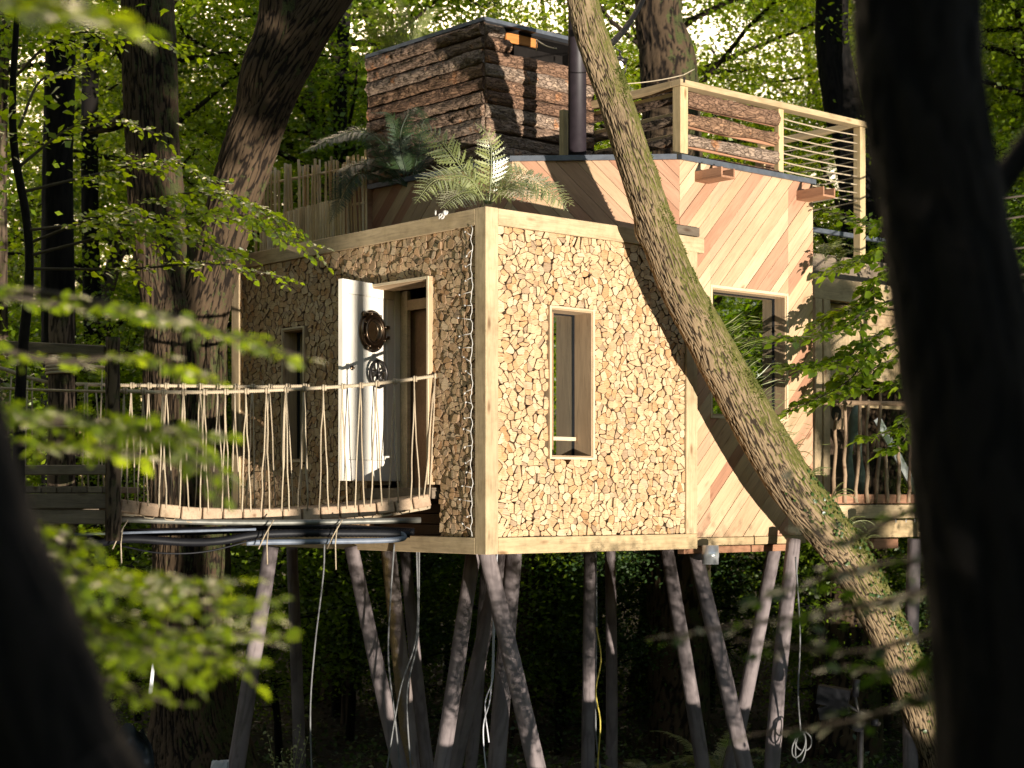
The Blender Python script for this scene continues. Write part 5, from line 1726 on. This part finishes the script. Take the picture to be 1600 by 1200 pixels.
def simple_tree(name, label, pts, radii, mat, **k):
    p0 = Vector(pts[0]); z = gz(p0.x, p0.y)
    root = tree_root(name, label, (p0.x, p0.y, z))
    low, q1 = Vector((p0.x, p0.y, z - .3)), Vector(pts[1])
    m = max(1, int((q1 - low).length / .9))
    pl = [low.lerp(q1, i / m) for i in range(m)] + [Vector(p) for p in pts[1:]]
    radii = [radii[0] + (radii[1] - radii[0]) * i / m for i in range(m)] + list(radii[1:len(pts)])
    part_bole('trunk', root, pl, radii, mat, **k)
    return root
# nearest trunks, out of focus at the edges of the picture
DY = 4.1
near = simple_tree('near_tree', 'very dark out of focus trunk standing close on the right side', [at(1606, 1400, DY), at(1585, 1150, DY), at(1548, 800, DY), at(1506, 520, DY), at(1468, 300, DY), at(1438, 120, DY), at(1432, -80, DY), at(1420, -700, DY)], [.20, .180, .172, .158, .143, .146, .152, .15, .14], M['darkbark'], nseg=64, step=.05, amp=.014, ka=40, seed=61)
part_bole('limb', near, [at(1500, 330, DY), at(1560, 290, DY + .1), at(1640, 180, DY + .1), at(1740, 60, DY + .1)], [.05, .035, .03, .028], M['darkbark'], nseg=24, step=.05, amp=.005)
EY = 2.9
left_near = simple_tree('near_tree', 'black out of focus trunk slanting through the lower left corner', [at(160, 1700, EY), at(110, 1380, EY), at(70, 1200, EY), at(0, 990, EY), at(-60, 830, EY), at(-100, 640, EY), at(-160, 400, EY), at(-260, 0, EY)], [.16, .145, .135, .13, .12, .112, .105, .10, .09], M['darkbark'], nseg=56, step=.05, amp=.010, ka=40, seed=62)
simple_tree('tree', 'dark trunk with a bend behind the near trunk at upper right', [at(1352, 1000, 24.5), at(1352, 600, 24.5), at(1345, 300, 24.5), at(1318, 170, 24.5), at(1300, 60, 24.5), at(1303, -60, 24.5)], [.36, .32, .30, .27, .24, .215, .215], M['darkbark'], nseg=60, step=.05, amp=.02, seed=63)
simple_tree('tree', 'thick dark trunk rising behind the deck railing', [at(1062, 900, 23), at(1056, 400, 23), at(1048, 160, 23), at(1042, 80, 23), at(1030, 30, 23), at(1030, -80, 23)], [.42, .40, .38, .36, .31, .34, .33], M['oak'], nseg=90, step=.05, amp=.025, seed=64, knots=[(6.9, 3.3, .25, .12)])
simple_tree('tree', 'brown trunk in shade behind the foot of the leaning mossy tree', [at(1318, 1200, 22.8), at(1322, 1050, 22.8), at(1334, 900, 22.8), at(1362, 700, 22.8), at(1392, 520, 22.8), at(1412, 300, 22.8), at(1422, 0, 22.8), at(1425, -250, 22.8)], [.55, .44, .40, .36, .30, .24, .22, .2, .18], M['oak'], nseg=120, step=.04, amp=.025, ka=26, kl=4.5, seed=65)
simple_tree('tree', 'tan trunk standing in shade behind the poles under the cabin', [at(812, 1200, 24), at(820, 1000, 24), at(822, 850, 24), at(826, 600, 24)], [.20, .17, .16, .155, .15], M['greybark'], nseg=48, step=.06, amp=.012, seed=66)
simple_tree('tree', 'straight dark trunk at the left behind the cut trunk', [at(95, 1100, 22), at(92, 600, 22), at(90, 300, 22), at(94, 100, 22), at(96, -80, 22)], [.26, .22, .20, .19, .18, .18], M['darkbark'], nseg=48, step=.08, amp=.015, seed=67)
simple_tree('tree', 'pale grey trunk at the very left edge', [at(2, 1000, 23), at(2, 600, 23), at(0, 300, 23), at(4, 0, 23), at(6, -80, 23)], [.12, .10, .09, .085, .08, .08], M['greybark'], nseg=40, step=.08, amp=.01, seed=68)
simple_tree('tree', 'slender trunk left of the big oak, high up in the shade', [at(150, 1000, 25), at(146, 600, 25), at(140, 200, 25), at(150, -80, 25)], [.14, .13, .12, .11, .10], M['darkbark'], nseg=36, step=.1, amp=.01, seed=69)
simple_tree('tree', 'thin trunk seen between the oak limb and the bark hut', [at(530, 900, 26), at(536, 400, 26), at(532, 150, 26), at(545, -60, 26)], [.12, .12, .10, .09, .08], M['darkbark'], nseg=36, step=.1, amp=.01, seed=71)

# ------------------------------------------------------------------ leafy sprays
def sprays(parent, root_pts, specs, mat, seed, lsize, name='branch', fine=True, jit=.6, more=1.0):
    """specs: list of (polyline world points, spread width, leaf spacing)"""
    rng = np.random.default_rng(seed)
    rr = random.Random(seed)
    for (poly, wid, dens) in specs:
        C = catmull([np.array(p) for p in poly], 40)
        b = np.array(poly[0])
        L = np.sum(np.linalg.norm(np.diff(C, axis=0), axis=1))
        mb = MB(); mb.tube(C - b, [.012 * (1 - .85 * i / 39) + .0015 for i in range(40)], 5)
        P, D, N, S = [], [], [], []
        ntw = max(4, int(L / .055 * dens * more))
        for k_ in range(ntw):
            u = .18 + .82 * (k_ + rr.uniform(0, .8)) / ntw
            i = min(38, int(u * 39))
            T = (C[i + 1] - C[i]); T = T / np.linalg.norm(T)
            sd = np.cross(T, [0, 0, 1.0]); sd /= np.linalg.norm(sd)
            sg = 1 if k_ % 2 else -1
            d = sd * sg * rr.uniform(.6, 1.1) + T * rr.uniform(.5, .9) + np.array([0, 0, rr.uniform(-.22, .16)])
            d /= np.linalg.norm(d)
            tl = wid * rr.uniform(.35, 1.0) * (1 - .55 * max(0, u - .4))
            if u > .96: d = T
            n = max(2, int(tl / (lsize * .48)))
            q = C[i] - b
            tw = [q]
            for j in range(n):
                d = d + np.array([rr.gauss(0, .08), rr.gauss(0, .08), rr.gauss(-.035, .06)]); d /= np.linalg.norm(d)
                q = q + d * tl / n
                tw.append(q)
                s2 = np.cross(d, [0, 0, 1.0]); s2 /= (np.linalg.norm(s2) + 1e-6)
                dirs = [s2 * (1 if j % 2 else -1)]
                if j == n - 1: dirs = [d * 1.5]
                for dd in dirs:
                    P.append(q); D.append(dd + d * .75 + np.array([0, 0, rr.gauss(-.12, .22)]))
                    N.append(np.array([rr.gauss(0, jit), rr.gauss(0, jit), 1.0])); S.append(lsize * rr.uniform(.65, 1.15))
            mb.tube(tw, [.0028] * len(tw), 4, False)
        br = add(name, mb.mesh(name, M['twig'], True), parent, Matrix.Translation(Vector(b)))
        add('leaves', leaf_mesh('leaves', np.array(P), np.array(D), np.array(N), np.array(S), .62, mat, fine), br, Matrix.Translation(Vector(b)), kind='stuff')
def line(Y0, Y1, *pp):
    n = len(pp)
    return [at(p[0], p[1], Y0 + (Y1 - Y0) * i / (n - 1)) for i, p in enumerate(pp)]
# beech sapling just outside the left edge, its sprays reach into the picture out of focus
bx = at(-230, 800, 5.3)
beech = tree_root('beech_sapling', 'out of focus beech sapling reaching in from the left with sunlit leaf sprays', (bx.x, bx.y, gz(bx.x, bx.y)))
part_bole('trunk', beech, [(bx.x, bx.y, gz(bx.x, bx.y) - .2), (bx.x + .03, bx.y, 2.0), (bx.x - .02, bx.y, 4.0), (bx.x, bx.y, 6.2)], [.05, .045, .035, .02], M['greybark'], nseg=24, step=.08, amp=.004)
rt = (-228, 0)
sprays(beech, None, [
    (line(5.3, 5.0, (-228, 420), (60, 470), (240, 488), (372, 530)), .20, .8),
    (line(5.3, 5.2, (-228, 470), (60, 560), (210, 555), (320, 588)), .16, .8),
    (line(5.3, 5.1, (-228, 420), (150, 470), (340, 520), (470, 556)), .18, .7),
    (line(5.2, 4.9, (-228, 600), (0, 640), (130, 652), (262, 700)), .30, 1.1),
    (line(5.2, 5.0, (-228, 620), (40, 690), (120, 690), (230, 712)), .2, .9),
    (line(5.2, 4.7, (-228, 600), (120, 655), (270, 668), (352, 755)), .14, .8),
    (line(5.2, 4.8, (-228, 640), (120, 660), (250, 675), (362, 682)), .10, .8),
    (line(5.2, 4.6, (-228, 760), (20, 850), (150, 905), (372, 960)), .34, 1.2),
    (line(5.3, 4.9, (-228, 800), (60, 880), (200, 900), (320, 905)), .30, 1.2),
    (line(5.2, 4.8, (-228, 800), (60, 930), (200, 985), (385, 990)), .36, 1.2),
    (line(5.2, 4.5, (-228, 780), (60, 930), (180, 1000), (365, 1030)), .32, 1.2),
    (line(5.4, 5.2, (-228, 760), (30, 810), (100, 840), (140, 880)), .22, .9),
    (line(5.0, 4.6, (-228, 900), (60, 1000), (160, 1060), (248, 1092)), .14, .8),
    (line(4.0, 3.2, (-228, -60), (-40, -10), (40, 0), (110, 8)), .16, .8),
    (line(4.2, 3.6, (-228, 0), (20, 8), (120, 28), (200, 40)), .14, .7),
], M['leafyoung'], 31, .054, jit=.75, more=1.35)
# branchlets nearer the oak, sharper
hz0 = at(40, 300, 13.6)
hb_ = tree_root('hazel_sapling', 'slender sapling with bright leaves in front of the big oak fork', (hz0.x, hz0.y, gz(hz0.x, hz0.y)))
part_bole('trunk', hb_, [(hz0.x, hz0.y, gz(hz0.x, hz0.y) - .2), at(30, 700, 13.6), at(46, 400, 13.6), at(20, 200, 13.6), at(30, -40, 13.6)], [.05, .045, .035, .03, .02], M['darkbark'], nseg=24, step=.08, amp=.004)
sprays(hb_, None, [
    (line(13.6, 13.4, (44, 380), (180, 330), (330, 300), (452, 348)), .5, 1.5),
    (line(13.6, 13.2, (44, 400), (200, 360), (340, 330), (470, 372)), .55, 1.4),
    (line(13.6, 13.8, (44, 420), (200, 420), (330, 412), (440, 432)), .35, .9),
    (line(13.6, 13.6, (36, 300), (160, 270), (260, 250), (340, 290)), .5, 1.3),
    (line(13.6, 13.9, (30, 260), (110, 200), (180, 190), (250, 210)), .4, .9),
    (line(13.6, 14.2, (30, 200), (60, 130), (100, 110), (150, 90)), .4, .8),
    (line(13.6, 13.0, (40, 360), (150, 350), (260, 360), (380, 400)), .5, 1.2),
    (line(13.6, 13.0, (24, 120), (90, 60), (180, 50), (300, 70)), .5, .9),
], M['leafyoung'], 37, .070, jit=.9, more=.8)
# sapling hidden behind the near right trunk, its branch crosses the side cabin
rz0 = at(1650, 600, 18.45)
rs_ = tree_root('lime_sapling', 'branch of dark and bright round leaves hanging before the side cabin', (rz0.x, rz0.y, gz(rz0.x, rz0.y)))
part_bole('trunk', rs_, [(rz0.x, rz0.y, gz(rz0.x, rz0.y) - .2), at(1650, 800, 18.45), at(1645, 500, 18.45), at(1640, 250, 18.45)], [.05, .045, .04, .03], M['darkbark'], nseg=24, step=.08, amp=.004)
sprays(rs_, None, [
    (line(18.45, 18.45, (1645, 300), (1420, 330), (1370, 350), (1300, 330)), .3, 1.0),
    (line(18.45, 18.3, (1645, 330), (1420, 370), (1360, 400), (1300, 420)), .42, 1.3),
    (line(18.45, 18.3, (1645, 380), (1400, 420), (1350, 470), (1285, 500)), .45, 1.5),
    (line(18.45, 17.5, (1645, 420), (1390, 470), (1300, 520), (1172, 528)), .30, 1.2),
    (line(18.45, 17.5, (1645, 440), (1380, 520), (1320, 560), (1235, 572)), .40, 1.4),
    (line(18.45, 17.5, (1645, 460), (1390, 540), (1320, 600), (1238, 640)), .32, 1.2),
    (line(18.45, 18.3, (1645, 480), (1400, 560), (1350, 590), (1290, 625)), .35, 1.3),
    (line(18.45, 18.3, (1645, 520), (1430, 580), (1400, 600), (1310, 615)), .25, 1.0),
    (line(18.45, 18.3, (1645, 580), (1440, 640), (1400, 670), (1345, 688)), .16, .9),
    (line(18.45, 18.3, (1645, 600), (1440, 660), (1410, 690), (1375, 710)), .14, .8),
], M['leaf'], 41, .125)
# low branches of the near right trunk, shaded and far out of focus
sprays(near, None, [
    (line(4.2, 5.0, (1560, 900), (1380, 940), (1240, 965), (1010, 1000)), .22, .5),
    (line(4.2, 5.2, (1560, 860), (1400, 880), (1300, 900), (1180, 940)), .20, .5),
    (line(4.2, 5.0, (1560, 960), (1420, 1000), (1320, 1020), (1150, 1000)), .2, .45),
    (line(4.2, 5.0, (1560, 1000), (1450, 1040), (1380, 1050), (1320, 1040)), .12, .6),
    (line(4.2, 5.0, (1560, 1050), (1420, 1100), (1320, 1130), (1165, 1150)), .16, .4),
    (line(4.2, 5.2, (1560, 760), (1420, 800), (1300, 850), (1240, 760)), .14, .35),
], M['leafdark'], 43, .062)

# ------------------------------------------------------------------ the wood behind and around
def crown_leaves(centres, per, sig, lsize, seed, flat=.45):
    rng = np.random.default_rng(seed)
    C = np.repeat(np.array(centres), per, axis=0)
    n = len(C)
    P = C + rng.normal(0, 1, (n, 3)) * np.array([sig, sig, sig * flat])
    D = rng.normal(0, 1, (n, 3)) * np.array([1, 1, .55])
    N = rng.normal(0, .95, (n, 3)) + np.array([0, 0, 1.0])
    S = lsize * rng.uniform(.6, 1.25, n)
    return P, D, N, S
def make_proto(H, r0, z0, CR, nlimb, per, lsize, seed, shape='round', bark='greybark', leaf='leaf', sig=.34):
    rr = random.Random(seed)
    tp = [(0, 0, -.3)] + [(rr.gauss(0, .05 * z), rr.gauss(0, .05 * z), z) for z in np.linspace(H * .25, H, 5)]
    tp = [Vector(p) for p in tp]
    tr = bole('trunk', tp, [r0 * 1.3] + [r0 * (1 - .8 * i / 5) for i in range(1, 6)], M[bark], nseg=20, step=.25, amp=.012, base=(0, 0, 0), seed=seed)
    mb = MB(); cs = []
    for i in range(nlimb):
        f = (i + rr.random()) / nlimb
        z = z0 + (H - z0) * f
        if shape == 'round': pr = math.sin(math.pi * min(1, .15 + .8 * f)) ** .7
        elif shape == 'cone': pr = 1.05 - .85 * f
        else: pr = .7 + .3 * f
        az = i * 2.4 + rr.uniform(-.5, .5)
        Ln = CR * pr * rr.uniform(.65, 1.1)
        k_ = min(4, max(0, (z + .3) / (H + .3) * 5)); a, b = tp[int(k_)], tp[int(k_) + 1]
        p = a.lerp(b, k_ - int(k_))
        el = rr.uniform(.05, .6)
        d = Vector((math.cos(az) * math.cos(el), math.sin(az) * math.cos(el), math.sin(el)))
        pts = [p]
        for j in range(1, 7):
            d = (d + Vector((rr.gauss(0, .14), rr.gauss(0, .14), rr.gauss(-.02, .1)))).normalized()
            p = p + d * Ln / 6; pts.append(p)
            if j >= 2:
                cs.append(p[:])
                for _ in range(2):
                    s = Vector((rr.gauss(0, 1), rr.gauss(0, 1), rr.gauss(0, .35))).normalized() * Ln * rr.uniform(.12, .30)
                    cs.append((p + s)[:]); mb.tube([p, p + s], [.010, .004], 3, False)
        mb.tube(pts, [r0 * .26 * (1 - .8 * q / 6) + .004 for q in range(7)], 5, False)
    P, D, N, S = crown_leaves(cs, per, sig, lsize, seed)
    return tr, mb.mesh('limbs', M[bark], True), leaf_mesh('crown', P, D, N, S, .6, M[leaf]), len(P)
PROTO = {}
PROTO['tall'] = make_proto(15, .20, 3.5, 3.4, 32, 72, .092, 1)
PROTO['tall2'] = make_proto(14, .17, 2.5, 3.0, 32, 72, .088, 2, leaf='leafyoung')
PROTO['mid'] = make_proto(8, .11, .8, 2.4, 24, 42, .085, 3)
PROTO['mid2'] = make_proto(7, .09, .5, 2.2, 24, 42, .08, 4, leaf='leafyoung')
PROTO['shrub'] = make_proto(3.4, .05, .15, 1.7, 20, 30, .07, 5, 'open', 'darkbark', 'leaf')
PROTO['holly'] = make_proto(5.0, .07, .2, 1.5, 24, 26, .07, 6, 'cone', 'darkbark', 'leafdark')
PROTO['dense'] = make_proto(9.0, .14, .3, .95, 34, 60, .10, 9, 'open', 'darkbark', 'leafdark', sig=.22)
PROTO['beam_pollard'] = make_proto(11.0, .16, 5.5, 1.3, 34, 60, .12, 19, 'open', 'greybark', 'leaf', sig=.25)
PROTO['yew'] = make_proto(9.0, .16, .4, 2.6, 30, 30, .08, 7, 'round', 'darkbark', 'leafdark')
LAB = {'tall': ('tall_tree', 'tall leafy tree of the sunlit wood behind the treehouse', 'tall trees of the wood'),
       'tall2': ('tall_tree', 'tall tree with bright yellow green leaves in the wood behind', 'bright tall trees of the wood'),
       'mid': ('understorey_tree', 'middle sized green tree in the wood behind the treehouse', 'understorey trees of the wood'),
       'mid2': ('understorey_tree', 'middle sized bright leaved tree in the wood behind', 'bright understorey trees of the wood'),
       'shrub': ('shrub', 'low leafy shrub in the shade under the trees', 'shrubs of the wood'),
       'holly': ('holly_bush', 'dark pointed holly bush in the shade of the wood', 'holly bushes of the wood'),
       'dense': ('beam_holly', 'narrow dense holly added to block the beam', 'hollies added to block the beam'),
       'beam_pollard': ('tree', 'high crowned tree added to shade the oak limbs', 'trees added to block the beam'),
       'yew': ('dark_evergreen_tree', 'dark dense evergreen tree in the shade of the wood', 'evergreen trees of the wood')}
def put(kind, x, y, rz, sc, lab=None, szz=None, dz=0.0):
    tr, lm_, cr, n = PROTO[kind]
    nm, lb, gp = LAB[kind]
    if lab: lb, gp = lab
    else:
        px = 800 + F * x / max(y, 1)
        far = 'far back' if y > 38 else ('in the middle rows' if y > 29 else 'in the front row')
        for lim, w in ((-60, 'outside the left edge'), (170, 'at the left behind the cut trunk'), (370, 'behind the big forked oak'), (575, 'between the oak and the bark hut'), (890, 'behind the bark hut'),
                       (1075, 'behind the top of the leaning tree'), (1345, 'beyond the deck railing'), (1560, 'behind the near right trunk'), (1680, 'at the right edge'), (9e9, 'outside the right edge')):
            if px < lim:
                place = w
                break
        adj = {'tall': 'tall green tree', 'tall2': 'tall yellow green tree', 'mid': 'middle sized green tree', 'mid2': 'middle sized bright green tree', 'shrub': 'low leafy shrub', 'holly': 'pointed dark holly bush', 'yew': 'dark evergreen tree'}[kind]
        lb = '%s %s, %s' % (adj, far, place)
    Mx = Matrix.Translation((x, y, gz(x, y) + dz)) @ Matrix.Rotation(rz, 4, 'Z') @ Matrix.Diagonal((sc, sc, (szz or sc), 1))
    o = add(nm, None, None, Mx, lb, 'tree' if kind not in ('shrub', 'holly') else 'shrub', gp)
    t = add('trunk', tr, o, Mx)
    add('limbs', lm_, t, Mx)
    add('crown', cr, o, Mx)
    return o
rw = random.Random(77)
WOOD = []
# understorey close behind the cabins
for (x, y, kd, sc) in [(-8.2, 21.5, 'mid', .9), (-6.0, 22.8, 'mid2', .9), (-4.4, 24.2, 'mid', .95), (-7.4, 25.5, 'mid2', 1.0), (-2.4, 25.4, 'mid2', 1.05), (-.6, 26.6, 'mid', 1.0), (1.2, 25.8, 'yew', .8), (3.0, 26.8, 'yew', .75),
                       (4.8, 25.4, 'mid', 1.05), (6.4, 24.2, 'mid', 1.0), (7.6, 22.0, 'mid', 1.0), (6.0, 21.6, 'holly', 1.0), (8.6, 25.5, 'mid2', 1.1), (9.6, 22.5, 'mid', 1.0), (2.6, 24.0, 'holly', .9), (-1.4, 23.2, 'holly', .8), (.6, 23.6, 'shrub', 1.0), (-3.0, 22.4, 'shrub', 1.0), (4.2, 23.0, 'shrub', 1.0), (-5.0, 20.6, 'shrub', .9)]:
    put(kd, x, y, rw.uniform(0, 6.28), sc)
for row, (y0, n, half) in enumerate(((27, 7, 9.5), (30.5, 10, 11), (35, 12, 13), (41, 13, 15.5), (49, 14, 18))):
    for i in range(n):
        x = -half + 2 * half * (i + .5 + rw.uniform(-.35, .35)) / n
        kd = ['tall', 'mid2', 'tall2', 'mid2', 'tall', 'tall2'][(i * 5 + row * 2) % 6]
        put(kd, x, y0 + rw.uniform(-2, 2), rw.uniform(0, 6.28), rw.uniform(.85, 1.15))
for i in range(26):
    y = rw.uniform(22.5, 36); x = rw.uniform(-.33, .33) * y
    put(rw.choice(['shrub', 'shrub', 'holly']), x, y, rw.uniform(0, 6.28), rw.uniform(.7, 1.15))
# canopy beyond and beside the treehouse, above the picture, keeping the floor behind in shade
for (x, y, kd, sc) in [(-7.5, 19.5, 'tall', 1.0), (-9.5, 15.0, 'tall', 1.0), (-5.6, 12.0, 'tall', 1.0), (-7, 8, 'tall2', 1.0), (-4.6, 5.6, 'tall', .9), (-6.5, 2, 'tall', 1.0), (-4, -1, 'tall', 1), (-9, -4, 'tall2', 1.1), (8.6, 20.5, 'mid', 1.05), (7.3, 25.0, 'tall2', 1.0), (8.6, 28, 'tall2', 1.0), (-3.4, 28.5, 'tall', 1.0), (6.2, 29.5, 'tall', 1.0)]:
    put(kd, x, y, rw.uniform(0, 6.28), sc)
# unseen trees: some mirrored in the panes, hollies and pollards added to block the beam
BEH = ('tree of the wood standing behind the viewpoint, mirrored in the window panes or added to block the beam', 'trees behind the viewpoint')
def lane(p, y):
    """place at distance y ahead that lies on the beam's lane p"""
    return ((p - hs.x * y) / -hs.y, y)
BEAM_BLOCK = [(3.85, .4, .85, 1.1), (3.1, -.2, .55, 1.1), (4.0, -.7, .9, 1.15), (3.25, -1.3, .55, 1.2), (3.6, -2.2, .8, 1.25), (.75, -2.2, .40, 1.1)]  # unseen hollies added only to keep the near trunks in shade
for (p_, y, sc, sz) in BEAM_BLOCK:
    put('dense', *lane(p_, y), rw.uniform(0, 6.28), sc, BEH, sz)
put('dense', *lane(13.4, 6.0), 1.0, .6, BEH, .72)  # one more added to shade part of the side cabin
put('beam_pollard', *lane(6.2, 4.0), 1.0, .85, BEH, 1.0)  # unseen high crowns added to shade the upper oak limbs
put('beam_pollard', *lane(6.0, 2.6), 2.0, .85, BEH, 1.1)
put('beam_pollard', *lane(6.8, 3.2), 3.0, .85, BEH, 1.06)
for (x, y, kd, sc, sz) in [(-3.8, -4.0, 'mid', 1.0, 1.3), (-1.0, -6, 'tall', 1, 1.2), (-6, -9, 'tall', 1, 1.2), (1, -11, 'tall', 1, 1.2),
                       (10.5, 17.5, 'mid', 1.2, 1.2), (13.5, 15.0, 'mid2', 1.2, 1.3), (12.5, 20.0, 'mid2', 1.2, 1.3), (16.5, 18.0, 'tall2', 1.0, 1.0), (17, 12.5, 'mid', 1.3, 1.4), (9.2, 14.6, 'shrub', 1.0, 1.1), (11.2, 13.2, 'shrub', 1.1, 1.3), (20, 16, 'tall', 1.1, 1.1), (21, 21, 'tall', 1.1, 1.1), (24, 12, 'tall', 1.1, 1.2)]:
    put(kd, x, y, rw.uniform(0, 6.28), sc, BEH, sz)
# low bushes on the bank in front, below the picture: added to shade the poles
POLE_SHADE = ('low bush added on the bank to shade the poles, below the edge of the picture', 'bushes added to shade the poles')
for (x, y) in [(1.5, 12.2), (2.2, 12.7), (3.3, 12.4), (4.1, 11.7), (4.8, 12.5)]:
    top = CZ - .156 * y - .38
    put('shrub', x, y, rw.uniform(0, 6.28), .72, POLE_SHADE, (top - gz(x, y)) / 3.5)
# undergrowth and litter on the floor
rng = np.random.default_rng(99)
n = 30000
y = rng.uniform(14.5, 40, n); x = rng.uniform(-.36, .36, n) * y
z = np.array([gz(a, b) for a, b in zip(x, y)])
P = np.stack([x, y, z + rng.uniform(0, .03, n)], -1)
add('leaf_litter', leaf_mesh('litter', P, rng.normal(0, 1, (n, 3)) * np.array([1, 1, .2]), rng.normal(0, .35, (n, 3)) + np.array([0, 0, 1.]), rng.uniform(.05, .11, n), .6, M['litter']), None, None, kind='stuff')
n = 26000
cy_ = rng.uniform(17, 38, 900); cx = rng.uniform(-.36, .36, 900) * cy_
ii = rng.integers(0, 900, n)
x = cx[ii] + rng.normal(0, .28, n); y = cy_[ii] + rng.normal(0, .28, n)
z = np.array([gz(a, b) for a, b in zip(x, y)]) + np.abs(rng.normal(0, .22, n)) * (1 - np.clip(np.hypot(x - cx[ii], y - cy_[ii]), 0, .8))
P = np.stack([x, y, z], -1)
add('undergrowth', leaf_mesh('undergrowth', P, rng.normal(0, 1, (n, 3)) * np.array([1, 1, .5]), rng.normal(0, .5, (n, 3)) + np.array([0, 0, 1.]), rng.uniform(.05, .10, n), .6, M['ivy']), None, None, kind='stuff')
# bramble with pale stems at the foot of the left poles
bc = at(452, 1200, 16.6); bc.z = gz(bc.x, bc.y)
brm = thing('bramble', 'straggly bramble with pale sunlit tips at the foot of the left poles', 'plant', bc)
rr_ = random.Random(3)
for (x1, y1) in ((470, 1135), (418, 1142), (482, 1150), (455, 1165), (440, 1180)):
    pts = [bc, bc.lerp(at(x1, y1, 16.6), .55) + Vector((rr_.uniform(-.04, .04), 0, .05)), at(x1, y1, 16.6)]
    C = catmull(pts, 14); mb = MB(); mb.tube(C, [.007 - .0004 * i for i in range(14)], 5)
    stm = mb.build('stem', M['fern'], brm, True)
    m = 26
    ii = np.array([rr_.randrange(6, 14) for _ in range(m)])
    P = C[ii] + RN.normal(0, .025, (m, 3)) - np.array(bc)
    add('leaves', leaf_mesh('leaves', P, RN.normal(0, 1, (m, 3)), RN.normal(0, .5, (m, 3)) + np.array([0, 0, 1.]), RN.uniform(.025, .05, m), .6, M['fern'], True), stm, Matrix.Translation(bc), kind='stuff')
